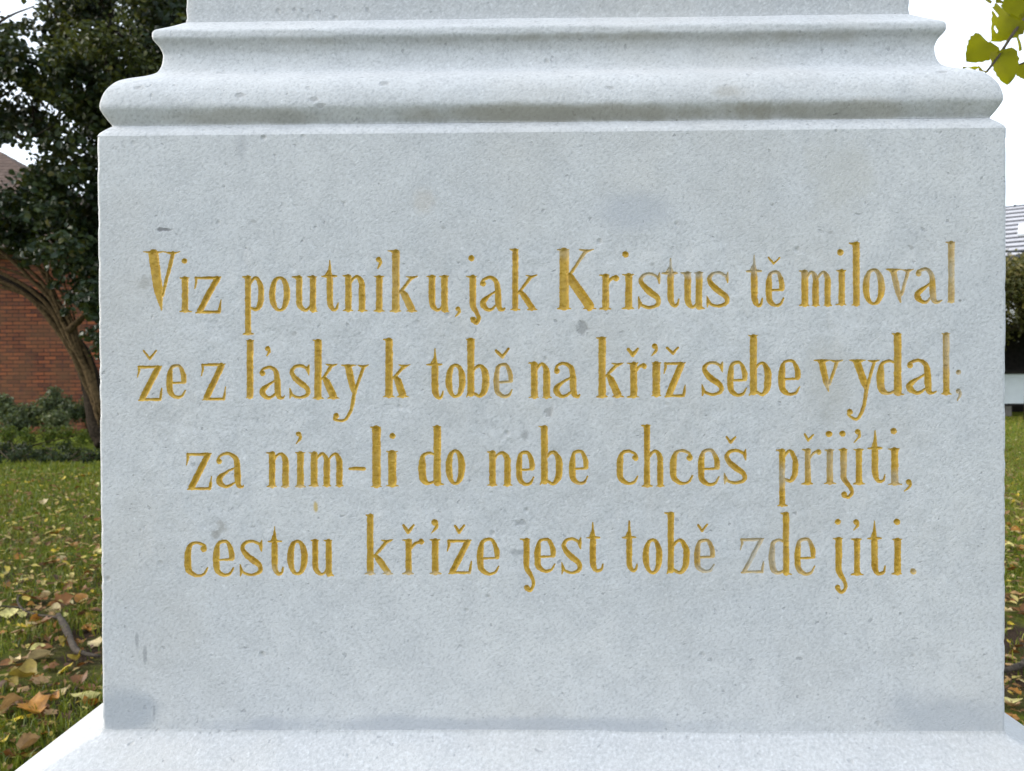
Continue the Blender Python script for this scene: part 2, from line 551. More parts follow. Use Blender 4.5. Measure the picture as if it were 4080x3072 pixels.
def glyph(ch, x0, x1, yt, yb, r=R0, **k):
    w = x1 - x0
    h = yb - yt
    cx = (x0 + x1) / 2
    S = []

    def C(*p): S.append(catmull(p, 6))

    def L(*p): S.append([np.array(q, float) for q in p])

    def serif(xl, xc, xr, y, dn):            # dn=+1 for a top serif (tapers down into the stem)
        L((xl, y + 2 * dn, 1.6), (xc, y + 6 * dn, 6.5), (xr, y + 2 * dn, 1.6))
        L((xl + (xc - xl) * .45, y + 4 * dn, 3), (xc, y + 14 * dn, r * .8))
        L((xr + (xc - xr) * .45, y + 4 * dn, 3), (xc, y + 14 * dn, r * .8))

    def stem(xc, ya, yb_, rr=None, top=None, bot=None):
        rr = rr or r
        L((xc, ya + rr * .75, rr), (xc, (ya + yb_) / 2, rr * .96), (xc, yb_ - rr * .75, rr))
        if top: serif(xc - top[0], xc, xc + top[1], ya, 1)
        if bot: serif(xc - bot[0], xc, xc + bot[1], yb_, -1)

    def ball(x, y, rr=11): L((x, y, rr), (x + .5, y + .5, rr))

    def comma(x, y, tx, ty, rr=10.5):
        ball(x, y, rr)
        C((x + 5, y + 2, rr * .65), (x + 6, y + (ty - y) * .45, 5.5), (tx, ty, 1.5))
    asc = k.get('asc')
    if ch == 'i':
        xs = k.get('xs', cx)
        stem(xs, yt, yb, r, (xs - x0, min(r + 5, x1 - xs)), (xs - x0 + 1, x1 - xs + 1))
    elif ch == 'l':
        xs = k.get('xs', cx)
        stem(xs, asc, yb, r, k.get('ts', (r + 6, r + 1)), k.get('bs', (r + 5, r + 3)))
    elif ch == 'n' or ch == 'h':
        xa, xb = k.get('xa', x0 + r + 7), k.get('xb', x1 - r - 8)
        if ch == 'h': stem(xa, asc, yb, r, (r + 10, r), (r + 8, r + 9))
        else: stem(xa, yt, yb, r, (r + 9, r - 3), (r + 8, r + 5))
        C((xa + r * .4, yt + .28 * h, 3.5), (xa + (xb - xa) * .35, yt + .1 * h, 5), (xa + (xb - xa) * .68, yt + 7, 6.5), (xb - 2, yt + .2 * h, r * .88), (xb, yt + .42 * h, r), (xb, yb - r * .7, r))
        serif(xb - r - 3, xb, x1 - 1, yb, -1)
    elif ch == 'm':
        xs = k['xs']
        stem(xs[0], yt, yb, r * 1.05, (r + 8, r - 3), (r + 8, r + 3))
        for a, b in ((xs[0], xs[1]), (xs[1], xs[2])):
            C((a + r * .4, yt + .25 * h, 3.5), (a + (b - a) * .4, yt + .1 * h, 5), (a + (b - a) * .7, yt + 7, 6), (b - 1, yt + .22 * h, r * .85), (b, yt + .45 * h, r * .95), (b, yb - r * .7, r * .95))
            serif(b - r - 3, b, b + r + 3, yb, -1)
    elif ch == 'u':
        xa, xb = k.get('xa', x0 + r + 8), k.get('xb', x1 - r - 7)
        serif(x0, xa, xa + r + 2, yt, 1)
        serif(xb - r - 8, xb, xb + r + 2, yt, 1)
        C((xa, yt + r * .7, r), (xa, yt + .5 * h, r), (xa + 2, yb - .2 * h, r * .9), (xa + (xb - xa) * .38, yb - 8, 6.5), (xa + (xb - xa) * .7, yb - .1 * h, 4.5), (xb - r * .4, yb - .24 * h, 3.5))
        L((xb, yt + r * .7, r), (xb, yb - r * .8, r))
        serif(xb - 4, xb + 4, x1, yb, -1)
    elif ch == 'r':
        xs = k.get('xs', x0 + r + 8)
        stem(xs, yt, yb, r, (xs - x0, r + 1), (xs - x0 + 1, r + 7))
        bx, by = k.get('ball', (x1 - 11, yt + 17))
        C((xs + r * .5, yt + .3 * h, 3.5), (xs + (bx - xs) * .5, yt + .13 * h, 5), (bx - 3, yt + 9, 6.5), (bx, by, 10))
        ball(bx, by, 10.5)
    elif ch in 'o':
        P = []
        for t in range(0, 361, 12):
            a = math.radians(t)
            rr = 5.3 + (r - 5.3) * abs(math.cos(a)) ** 1.6
            P.append((cx + (w / 2 - r) * math.copysign(abs(math.cos(a)) ** .9, math.cos(a)), (yt + yb) / 2 + (h / 2 - 5.5) * math.sin(a), rr))
        L(*P)
    elif ch == 'e':
        ym = yt + .53 * h
        C((x1 - r * .85, ym - 5, r * .78), (x1 - r * .95, yt + .32 * h, r * .82), (x1 - .30 * w, yt + .09 * h, 6.5), (cx + .02 * w, yt + 6, 5.8), (x0 + .25 * w, yt + .1 * h, 6.5), (x0 + r + 1, yt + .33 * h, r * .92),
          (x0 + r, yt + .58 * h, r), (x0 + r + 4, yb - .18 * h, r * .88), (cx - .02 * w, yb - 7, 6.5), (x1 - .22 * w, yb - .08 * h, 5), (x1 - 4, yb - .24 * h, 2.6))
        L((x0 + r, ym + 3, 4), (x1 - r - 4, ym, 4.2), (x1 - 7, ym - 3, 6))
    elif ch == 'c':
        bx, by = k.get('ball', (x1 - 12, yt + 34))
        ball(bx, by, 11.5)
        C((bx + 3, by - 6, 7), (x1 - .2 * w, yt + .11 * h, 5.5), (cx + .02 * w, yt + 6, 5.8), (x0 + .25 * w, yt + .11 * h, 7), (x0 + r + 1, yt + .33 * h, r * .95),
          (x0 + r, yt + .58 * h, r), (x0 + r + 5, yb - .18 * h, r * .85), (cx, yb - 7, 6), (x1 - .2 * w, yb - .09 * h, 5), (x1 - 3, yb - .26 * h, 3))
    elif ch == 'a':
        xs = k.get('xs', x0 + .68 * w)
        bx, by = k.get('ball', (x0 + 12, yt + 35))
        ball(bx, by, 10.5)
        C((bx - 4, by - 6, 5), (x0 + .16 * w, yt + .1 * h, 4.8), (x0 + .42 * w, yt + 6, 6), (xs - 7, yt + .17 * h, r * .72), (xs, yt + .42 * h, r * .95), (xs + 1, yt + .7 * h, r), (xs + 6, yb - .09 * h, r * .75), (xs + 20, yb - 6, 5), (x1 - 2, yb - 13, 2.2))
        C((xs - 5, yt + .42 * h, 3.6), (x0 + .40 * w, yt + .54 * h, 5), (x0 + r + 3, yt + .7 * h, r * .85), (x0 + r + 1, yt + .83 * h, r * .95), (x0 + .3 * w, yb - 8, 7), (x0 + .46 * w, yb - 9, 5.5), (xs - 8, yb - .17 * h, 3.6))
    elif ch == 's':
        L((x1 - 4, yt + 2, 1.5), (x1 - 9, yt + .15 * h, 7), (x1 - 5, yt + .31 * h, 1.8))
        C((x1 - 11, yt + .13 * h, 5), (x0 + .58 * w, yt + 6, 5.4), (x0 + .28 * w, yt + .075 * h, 6), (x0 + .13 * w, yt + .22 * h, 8), (x0 + .27 * w, yt + .39 * h, r * .9), (x0 + .56 * w, yt + .55 * h, r),
          (x1 - .14 * w, yt + .70 * h, r * .85), (x1 - .12 * w, yb - .13 * h, 7.5), (x0 + .56 * w, yb - 6, 5.4), (x0 + .28 * w, yb - .07 * h, 5.2), (x0 + 9, yb - .14 * h, 4.5))
        L((x0 + 3, yt + .68 * h, 1.5), (x0 + 9, yb - .15 * h, 7), (x0 + 4, yb - 1, 1.8))
    elif ch == 't':
        xs, top = k['xs'], k['top']
        C((xs, top + 2, 1.8), (xs, top + (yt - top) * .6, 5.5), (xs, yt + 16, r), (xs, yt + .55 * h, r), (xs + 2, yb - .2 * h, r * .92), (xs + 14, yb - 8, 6.5), (x1 - .13 * w, yb - .09 * h, 5), (x1 - 3, yb - .24 * h, 2.5))
        L((x0, yt + 2, 2.2), (xs, yt + 1, 7), (min(x1 - 4, xs + 27), yt + 1, 2.5))
        L((x0 + (xs - x0) * .5, yt - 2, 2), (xs - 4, yt - 18, 5))
    elif ch == 'z':
        L((x0 + 5, yt + 7, 4.8), (x1 - 14, yt + 6, 5.5))
        L((x0 + 6, yt + 6, 5), (x0 + 7, yt + .16 * h, 4.5), (x0 + 1, yt + .33 * h, 1.6))
        L((x1 - r - 5, yt + r * .9, r * .92), (x0 + r + 8, yb - r * .9, r * .92))
        L((x1 - 4, yt + 3, 2.5), (x1 - 16, yt + 10, 6))
        L((x0 + 6, yb - 3, 2.5), (x0 + 22, yb - 6, 5), (x1 - 9, yb - 6, 5.2))
        L((x1 - 9, yb - 7, 5.4), (x1 - 6, yb - .18 * h, 4.5), (x1 - 2, yb - .36 * h, 1.6))
    elif ch == 'v' or ch == 'V':
        q = 1.0 if ch == 'v' else 1.3
        xa, xb = x0 + .27 * w, x1 - .19 * w
        ap = k.get('ap', x0 + .53 * w)
        L((xa, yt + 12, r * q), (xa + (ap - xa) * .62, yt + .66 * h, r * q * .88), (ap, yb - 6, 3))
        L((xb, yt + 8, 6 * q), (ap + 4, yb - .26 * h, 5))
        serif(x0, xa, xa + .27 * w, yt, 1)
        L((x1 - .42 * w, yt + 3, 1.6), (xb - 2, yt + 9, 6), (x1, yt + 2, 1.6))
    elif ch == 'y':
        xa, xb = x0 + .26 * w, x1 - .17 * w
        ap = k['ap']
        L((xa, yt + 12, r * 1.02), (xa + (ap - xa) * .7, yt + .62 * h, r * .95), (ap, yb - .14 * h, 5))
        serif(x0, xa, xa + .28 * w, yt, 1)
        L((x1 - .38 * w, yt + 3, 1.6), (xb - 1, yt + 9, 6), (x1, yt + 2, 1.6))
        bx, by = k['ball']
        bot = k['bot']
        C((xb, yt + 8, 6), (ap + (xb - ap) * .45, yt + .5 * h, 5.5), (ap + 1, yb - .15 * h, 7), (ap - 8, yb + (bot - yb) * .35, 6.5), (ap - 24, bot - 22, 6.2), (bx + (ap - bx) * .38, bot - 5, 5.5), (bx - 4, by + 14, 5.5), (bx, by, 8))
        ball(bx + 1, by, 11)
    elif ch == 'k' or ch == 'K':
        xs, yj, xm = k['xs'], k['yj'], k['arm']
        q = 1.25 if ch == 'K' else 1.0
        stem(xs, asc, yb, r * q, k.get('ts', (r * q + 9, r * q)), (r * q + 8, r * q + 7))
        ya = asc if ch == 'K' else yt
        L((xs + r * .5, yj + 14, 3.5), (xs + r + 10, yj - 2, 5), (xm, ya + 9, 6.5))
        L((xm - 20 * q, ya + 3, 1.6), (xm + 3, ya + 9, 6), (xm + 24 * q, ya + 2, 1.6))
        L((xs + r + 9, yj + 2, 7 * q), (xs + r + 22, yj + .24 * (yb - yj), r * q * .95), (x1 - r * q - 9, yb - r * .8, r * q))
        serif(x1 - 2 * r * q - 15, x1 - r * q - 10, x1, yb, -1)
    elif ch == 'b':
        xs = k['xs']
        stem(xs, asc, yb - 6, r, k.get('ts', (r + 5, r)), None)
        L((xs - 4, yb - 22, 8), (xs - r - 3, yb - 2, 1.8))
        C((xs + r * .4, yt + .26 * h, 3.6), (xs + (x1 - xs) * .3, yt + .09 * h, 5), (xs + (x1 - xs) * .56, yt + 8, 7), (x1 - r - 2, yt + .27 * h, r * .92), (x1 - r, yt + .52 * h, r), (x1 - r - 4, yt + .78 * h, r * .92),
          (xs + (x1 - xs) * .52, yb - 6, 6.5), (xs + (x1 - xs) * .25, yb - .09 * h, 5.5), (xs + 2, yb - .17 * h, 5))
    elif ch == 'd':
        xs = k['xs']
        stem(xs, asc, yb, r, k.get('ts', (r + 7, r)), (5, r + 9))
        C((xs - r * .4, yt + .12 * h, 4), (xs + (x0 - xs) * .42, yt + 7, 5.5), (x0 + .24 * (xs - x0), yt + .14 * h, 7.5), (x0 + r, yt + .4 * h, r * .95), (x0 + r, yt + .62 * h, r), (x0 + r + 6, yb - .14 * h, r * .88),
          (xs + (x0 - xs) * .45, yb - 7, 6), (xs - r * .4, yb - .13 * h, 3.8))
    elif ch == 'p':
        xs, bot, bb = k['xs'], k['bot'], k.get('bb', yb)
        stem(xs, yt, bot, r * .95, (xs - x0, r - 2), (r + 8, r + 9))
        C((xs + r * .4, yt + .28 * h, 3.6), (xs + (x1 - xs) * .3, yt + .09 * h, 5), (xs + (x1 - xs) * .55, yt + 8, 6.5), (x1 - r - 1, yt + .3 * h, r * .9), (x1 - r, yt + .55 * h, r * .95), (x1 - r - 4, bb - .2 * h, r * .88),
          (xs + (x1 - xs) * .5, bb - 7, 6.5), (xs + r * .5, bb - .12 * h, 4))
    elif ch == 'j':
        xs, (bx, by), bot, xr = k['xs'], k['ball'], k['bot'], k['xr']
        serif(x0, xs, xs + r + 2, yt, 1)
        C((xs, yt + r * .7, r), (xs, yt + .55 * h, r), (xs + 1, yb - .12 * h, r * .92), (xs + (xr - xs) * .5, yb + (bot - yb) * .18, 8), (xr - 7, yb + (bot - yb) * .5, 7.2), (xr - 8, bot - .22 * (bot - yb) - 4, 6.5), (bx + (xr - bx) * .42, bot - 5, 6), (bx, by + 5, 8))
        ball(bx, by, 10.5)
    elif ch == '-':
        L((x0 + 6, yt, 5), (cx, yt - 1, 7.5), (x1 - 7, yt, 7))
    elif ch == '.':
        ball(cx, (yt + yb) / 2, r)
    elif ch == ',':
        comma(x0, yt, x1, yb, r)
    d = k.get('dot')
    if d: ball(d[0], d[1], d[2] if len(d) > 2 else 11)
    a = k.get('acc')
    if a: comma(*a)
    c = k.get('car')
    if c:
        q = c[6] if len(c) > 6 else 4.5
        L((c[0], c[1], q), (c[2], c[3], q + 1.5), (c[4], c[5], q * .8))
    return S


def word(letters):
    i = (LET[-1][0] + 1) if LET else 0
    for (args, kw) in letters: LET.append((i, glyph(*args, **kw)))


def G(*a, **k): return (a, k)


# line one
word([G('V', 572, 717, 1001, 1241, 15, ap=643), G('i', 717, 762, 1105, 1244, 12.5, xs=737, dot=(735, 1040, 10)), G('z', 775, 882, 1101, 1249)])
word([G('p', 968, 1052, 1101, 1240, 12, xs=988, bot=1333), G('o', 1072, 1156, 1101, 1241, 12.5), G('u', 1165, 1264, 1101, 1243, 12, xa=1192, xb=1247), G('t', 1282, 1350, 1099, 1241, 12, xs=1314, top=1037),
      G('n', 1361, 1463, 1096, 1240, 12.5, xa=1388, xb=1442), G('i', 1490, 1529, 1099, 1241, 12.5, xs=1511, acc=(1509, 1034, 1505, 1070)),
      G('k', 1545, 1662, 1099, 1242, 14.5, xs=1577, asc=997, yj=1158, arm=1638, ts=(32, 12)), G('u', 1701, 1787, 1099, 1243, 12.5, xa=1721, xb=1771), G(',', 1823, 1814, 1230, 1262, 9)])
word([G('j', 1858, 1913, 1099, 1235, 12.5, xs=1884, ball=(1885, 1273), bot=1292, xr=1914, dot=(1878, 1029, 11.5)), G('a', 1913, 2013, 1099, 1241, 12, xs=1984, ball=(1924, 1130)),
      G('k', 2025, 2140, 1094, 1236, 11.5, xs=2053, asc=992, yj=1159, arm=2115)])
word([G('K', 2222, 2376, 1090, 1232, 14.5, xs=2248, asc=992, yj=1093, arm=2334), G('r', 2389, 2466, 1094, 1233, 13, xs=2413, ball=(2455, 1109)), G('i', 2480, 2524, 1092, 1231, 13.5, xs=2505, dot=(2492, 1013, 12)),
      G('s', 2541, 2633, 1085, 1231, 12), G('t', 2638, 2708, 1087, 1225, 12, xs=2672, top=1029), G('u', 2713, 2807, 1085, 1231, 12.5, xa=2740, xb=2785), G('s', 2814, 2905, 1081, 1225, 12)])
word([G('t', 2975, 3040, 1079, 1225, 12.5, xs=3005, top=1015), G('e', 3051, 3126, 1078, 1223, 12, car=(3063, 1026, 3083, 1050, 3107, 1027, 3.2))])
word([G('m', 3187, 3314, 1078, 1219, 12.5, xs=(3207, 3250, 3298)), G('i', 3333, 3370, 1076, 1216, 12, xs=3354, dot=(3349, 1005, 11.5)), G('l', 3385, 3430, 0, 1218, 13, xs=3412, asc=967, ts=(28, 12)),
      G('o', 3438, 3525, 1069, 1216, 12.5), G('v', 3531, 3639, 1071, 1209, 11.5), G('a', 3644, 3754, 1065, 1210, 12, xs=3716, ball=(3659, 1089)), G('l', 3775, 3812, 0, 1205, 12, xs=3791, asc=963, bs=(14, 12), ts=(20, 13))])
# line two
word([G('z', 547, 647, 1456, 1598, 13, car=(573, 1398, 596, 1429, 622, 1398, 4)), G('e', 663, 742, 1451, 1589, 12)])
word([G('z', 801, 900, 1447, 1596, 13)])
word([G('l', 980, 1012, 0, 1587, 13, xs=996, asc=1355, ts=(16, 14), bs=(15, 14)), G('a', 1034, 1135, 1457, 1592, 12, xs=1105, ball=(1045, 1487), acc=(1066, 1388, 1063, 1418, 9.5)), G('s', 1151, 1235, 1451, 1589, 11.5),
      G('k', 1252, 1350, 1449, 1589, 14, xs=1267, asc=1353, yj=1503, arm=1320, ts=(20, 14)), G('y', 1361, 1467, 1453, 1589, 13, ap=1410, ball=(1338, 1657), bot=1681)])
word([G('k', 1527, 1627, 1451, 1583, 14.5, xs=1550, asc=1350, yj=1500, arm=1610, ts=(22, 13))])
word([G('t', 1701, 1768, 1451, 1593, 13, xs=1733, top=1388), G('o', 1775, 1855, 1449, 1585, 13), G('b', 1860, 1949, 1451, 1583, 14, xs=1876, asc=1350, ts=(17, 14)),
      G('e', 1967, 2044, 1447, 1586, 11, car=(1976, 1397, 2002, 1422, 2027, 1389, 5))])
word([G('n', 2110, 2197, 1444, 1586, 13, xa=2129, xb=2178), G('a', 2205, 2311, 1442, 1586, 12.5, xs=2283, ball=(2219, 1478))])
word([G('k', 2374, 2484, 1445, 1583, 14, xs=2399, asc=1344, yj=1492, arm=2458), G('r', 2500, 2577, 1445, 1584, 13.5, xs=2525, ball=(2566, 1458), car=(2503, 1391, 2521, 1415, 2540, 1391, 6)),
      G('i', 2598, 2632, 1444, 1579, 15, xs=2615, acc=(2608, 1379, 2597, 1417)), G('z', 2645, 2733, 1442, 1583, 13.5, car=(2658, 1386, 2681, 1408, 2702, 1386, 4.5))])
word([G('s', 2794, 2883, 1440, 1577, 12), G('e', 2898, 2978, 1438, 1581, 12), G('b', 2988, 3074, 1440, 1577, 13.5, xs=3002, asc=1335, ts=(19, 17)), G('e', 3102, 3190, 1431, 1577, 13)])
word([G('v', 3244, 3357, 1433, 1564, 12.5, ap=3301), G('y', 3384, 3504, 1433, 1572, 13.5, ap=3452, ball=(3386, 1641), bot=1675), G('d', 3494, 3597, 1431, 1574, 14.5, xs=3577, asc=1328),
      G('a', 3612, 3732, 1429, 1572, 13, xs=3696, ball=(3626, 1456)), G('l', 3750, 3793, 0, 1572, 12, xs=3770, asc=1327, ts=(18, 14), bs=(20, 20)), G('.', 3808, 3830, 1472, 1493, 9.5), G(',', 3819, 3815, 1558, 1596, 9)])
# line three
word([G('z', 742, 845, 1804, 1953, 13), G('a', 862, 971, 1801, 1946, 12.5, xs=945, ball=(873, 1838))])
word([G('n', 1068, 1155, 1802, 1941, 12.5, xa=1084, xb=1138), G('i', 1179, 1216, 1802, 1941, 13, xs=1197, acc=(1190, 1729, 1181, 1767, 9.5)), G('m', 1233, 1369, 1802, 1938, 13, xs=(1252, 1302, 1352)),
      G('-', 1387, 1457, 1868, 1868), G('l', 1478, 1520, 0, 1941, 16.5, xs=1500, asc=1700, ts=(24, 15)), G('i', 1540, 1586, 1797, 1938, 16, xs=1563, dot=(1563, 1736, 11.5))])
word([G('d', 1668, 1761, 1798, 1932, 14.5, xs=1742, asc=1699, ts=(16, 13)), G('o', 1775, 1853, 1791, 1932, 13)])
word([G('n', 1946, 2041, 1798, 1935, 12.5, xa=1962, xb=2022), G('e', 2056, 2130, 1796, 1936, 12), G('b', 2150, 2241, 1795, 1933, 13, xs=2169, asc=1697, ts=(22, 12)), G('e', 2268, 2345, 1792, 1932, 12)])
word([G('c', 2457, 2545, 1791, 1933, 12.5, ball=(2531, 1824)), G('h', 2557, 2648, 1791, 1939, 11.5, xa=2578, xb=2631, asc=1693), G('c', 2670, 2762, 1789, 1933, 12.5, ball=(2747, 1824)), G('e', 2781, 2868, 1787, 1937, 12.5),
      G('s', 2883, 2976, 1789, 1930, 11.5, car=(2895, 1742, 2911, 1762, 2930, 1742, 4.2))])
word([G('p', 3094, 3180, 1791, 1932, 11.5, xs=3116, bot=2017, bb=1923), G('r', 3197, 3274, 1789, 1930, 11, xs=3219, ball=(3262, 1801), car=(3206, 1729, 3220, 1754, 3240, 1733, 3.8)), G('i', 3286, 3330, 1791, 1929, 12, xs=3307, dot=(3303, 1729, 12)),
      G('j', 3343, 3399, 1789, 1922, 12, xs=3362, ball=(3364, 1970), bot=1986, xr=3401, dot=(3357, 1728, 11)), G('i', 3403, 3445, 1789, 1930, 12, xs=3423, acc=(3417, 1720, 3404, 1763)),
      G('t', 3459, 3529, 1785, 1925, 12, xs=3487, top=1714), G('i', 3541, 3592, 1787, 1932, 13.5, xs=3565, dot=(3561, 1717, 12)), G(',', 3620, 3604, 1921, 1957, 10.5)])
# line four
word([G('c', 735, 830, 2156, 2301, 13, ball=(811, 2187)), G('e', 849, 934, 2151, 2298, 12.5), G('s', 954, 1047, 2151, 2296, 12), G('t', 1068, 1131, 2156, 2294, 11.5, xs=1094, top=2098), G('o', 1144, 1226, 2151, 2292, 13),
      G('u', 1240, 1328, 2151, 2295, 11.5, xa=1256, xb=1310)])
word([G('k', 1456, 1565, 2149, 2289, 12.5, xs=1475, asc=2050, yj=2212, arm=1540, ts=(19, 12)), G('r', 1604, 1690, 2149, 2288, 12, xs=1628, ball=(1678, 2158), car=(1607, 2093, 1626, 2121, 1648, 2092, 5)),
      G('i', 1714, 1756, 2149, 2288, 12.5, xs=1734, acc=(1732, 2082, 1718, 2125, 13)), G('z', 1782, 1880, 2149, 2288, 12.5, car=(1813, 2096, 1829, 2121, 1850, 2093, 4.5)), G('e', 1901, 1991, 2143, 2293, 12.5)])
word([G('j', 2073, 2130, 2146, 2277, 11, xs=2098, ball=(2099, 2341), bot=2358, xr=2132), G('e', 2130, 2214, 2143, 2282, 12), G('s', 2235, 2318, 2141, 2288, 11.5), G('t', 2338, 2405, 2141, 2281, 11.5, xs=2362, top=2080)])
word([G('t', 2481, 2541, 2140, 2282, 11, xs=2507, top=2074), G('o', 2561, 2639, 2146, 2287, 12), G('b', 2656, 2747, 2147, 2287, 12, xs=2673, asc=2042, ts=(24, 12)), G('e', 2767, 2848, 2146, 2283, 11, car=(2782, 2092, 2797, 2115, 2817, 2090, 3.4))])
word([G('z', 2950, 3045, 2144, 2284, 8.5), G('d', 3064, 3150, 2144, 2290, 12, xs=3132, asc=2043, ts=(22, 11)), G('e', 3166, 3249, 2142, 2293, 11.5)])
word([G('j', 3321, 3376, 2144, 2292, 12.5, xs=3342, ball=(3337, 2340), bot=2365, xr=3376, dot=(3338, 2079, 11)), G('i', 3393, 3440, 2146, 2292, 11, xs=3415, acc=(3411, 2080, 3403, 2112)), G('t', 3457, 3530, 2144, 2293, 12, xs=3484, top=2073),
      G('i', 3557, 3593, 2147, 2289, 12.5, xs=3577, dot=(3573, 2079, 12)), G('.', 3628, 3650, 2265, 2288, 11)])

WEAR = [(3791, 1090, 34, 140, .62), (2672, 1060, 28, 40, .85), (2590, 1094, 60, 22, .7), (2760, 1094, 60, 20, .7), (2865, 1092, 55, 26, .75), (3005, 1050, 40, 48, .75), (3092, 1090, 40, 24, .6),
        (3585, 1140, 60, 80, .45), (3705, 1085, 60, 34, .55), (3725, 1190, 40, 34, .45), (3000, 2215, 66, 100, .95), (3085, 2225, 34, 90, .75), (2815, 2268, 50, 24, .9), (2810, 2200, 50, 70, .35), (3819, 1540, 24, 80, .85),
        (2005, 1520, 50, 90, .4), (3110, 1900, 24, 50, .6), (3307, 1850, 22, 80, .5), (3568, 1905, 34, 30, .65), (3362, 1870, 40, 60, .3), (3230, 1850, 40, 60, .3), (3639, 2276, 20, 20, .5), (3301, 1540, 20, 24, .55),
        (3345, 1480, 20, 50, .4), (3215, 2160, 60, 24, .4), (3210, 2280, 60, 20, .3), (1070, 2272, 20, 20, .3), (3770, 1400, 22, 110, .45), (3250, 1092, 70, 26, .5), (2883, 1900, 30, 80, .25), (3483, 1100, 50, 34, .4),
        (1880, 2290, 20, 14, .5), (2290, 1940, 60, 14, .3), (2700, 1790, 60, 24, .35), (2830, 1800, 50, 24, .35), (1170, 1946, 100, 14, .4), (2870, 1440, 60, 20, .4), (700, 1440, 60, 20, .25), (1505, 2290, 120, 10, .5), (1660, 2288, 90, 10, .5),
        (1590, 1100, 40, 200, .12), (3527, 1640, 100, 100, .15), (2280, 1010, 140, 26, .35), (2340, 1050, 40, 60, .5)]

# ---- engraved face: a fine height field; cells inside a letter go to that word's mesh, the rest is stone
PITCH_M = 0.00050
gx0, gz1 = face_pt(530, 1200)[0], face_pt(2000, 935)[1]
gx1, gz0 = face_pt(3865, 1200)[0], face_pt(2000, 2385)[1]
NX, NZ = int((gx1 - gx0) / PITCH_M), int((gz1 - gz0) / PITCH_M)
gx = np.linspace(gx0, gx1, NX)
gz = np.linspace(gz1, gz0, NZ)
sdf = np.full((NZ, NX), 0.02, np.float32)
own = np.full((NZ, NX), -1, np.int16)
dxg, dzg = gx[1] - gx[0], gz[0] - gz[1]
MARG = 0.0025
for wi, strokes in LET:
    for pl_ in strokes:
        Q = []
        for q in pl_:
            x, z = face_pt(q[0], q[1])
            Q.append((x, z, (q[2] * 1.02 + 0.9) * PXM))
        for a, b in zip(Q[:-1], Q[1:]):
            rm = max(a[2], b[2]) + MARG
            i0 = max(0, int((min(a[0], b[0]) - rm - gx0) / dxg)); i1 = min(NX, int((max(a[0], b[0]) + rm - gx0) / dxg) + 2)
            j0 = max(0, int((gz1 - max(a[1], b[1]) - rm) / dzg)); j1 = min(NZ, int((gz1 - min(a[1], b[1]) + rm) / dzg) + 2)
            if i1 <= i0 or j1 <= j0: continue
            X = gx[i0:i1][None, :]
            Z = gz[j0:j1][:, None]
            vx, vz = b[0] - a[0], b[1] - a[1]
            l2 = vx * vx + vz * vz + 1e-12
            t = np.clip(((X - a[0]) * vx + (Z - a[1]) * vz) / l2, 0, 1)
            d = np.sqrt((X - a[0] - t * vx) ** 2 + (Z - a[1] - t * vz) ** 2) - (a[2] + (b[2] - a[2]) * t)
            sub = sdf[j0:j1, i0:i1]
            m = d < sub
            sub[m] = d[m]
            own[j0:j1, i0:i1][m] = wi
rag = (vnoise((NZ, NX), 3.2, 1) * 0.6 + vnoise((NZ, NX), 9, 2) * 0.8) * PXM * 1.25
near = sdf < 0.004
sdf = np.where(near, sdf + rag, sdf).astype(np.float32)
GX, GZ = np.meshgrid(gx, gz)
gz_, gx_ = np.gradient(sdf, -dzg, dxg)
gn = np.sqrt(gx_ ** 2 + gz_ ** 2) + 1e-9
snap = np.abs(sdf) < 0.5 * PITCH_M
gx_, gz_ = gx_ / gn, gz_ / gn
GX = np.where(snap, GX - np.clip(sdf, -.45 * PITCH_M, .45 * PITCH_M) * gx_, GX)
GZ = np.where(snap, GZ - np.clip(sdf, -.45 * PITCH_M, .45 * PITCH_M) * gz_, GZ)
ins = np.clip(-np.where(snap, 0, sdf), 0, None)
depth = np.minimum(ins * 0.68, 0.0020)
depth += (vnoise((NZ, NX), 5, 5) * 0.00022) * np.clip(ins / 0.001, 0, 1)
# rounded outer lip and soft hollows of the hand-dressed face, both fading to nothing at the edge of the grid
depth += 0.00014 * np.exp(-np.clip(sdf, 0, None) / 0.0009) * (sdf > -0.0002) * np.where(near, 1, 0)
fade = np.minimum(np.minimum(np.arange(NX)[None, :], np.arange(NX)[::-1][None, :]), np.minimum(np.arange(NZ)[:, None], np.arange(NZ)[::-1][:, None])) / 40.0
fade = np.clip(fade, 0, 1)
depth += (vnoise((NZ, NX), 42, 6) * 0.00035 + vnoise((NZ, NX), 16, 7) * 0.00020) * fade
VY = YF + depth
wear = np.zeros((NZ, NX), np.float32)
bx_, bz_ = face_pt(0, 1500)[0], face_pt(2000, 0)[1]
PXX = (GX - face_pt(2040, 1500)[0]) / PXM + 2040
PZY = 1500 - (GZ - face_pt(2040, 1500)[1]) / PXM
for (cx_, cy_, rx_, ry_, s_) in WEAR:
    wear = np.maximum(wear, s_ * np.clip(1.35 - np.sqrt(((PXX - cx_) / rx_) ** 2 + ((PZY - cy_) / ry_) ** 2), 0, 1))
wear = wear + (vnoise((NZ, NX), 7, 8) * .5 + vnoise((NZ, NX), 20, 9) * .5) * 0.22 * (0.4 + wear)
wear += np.clip(1 - ins / 0.0007, 0, 1) * 0.14
wear = np.clip(wear, 0, 1)

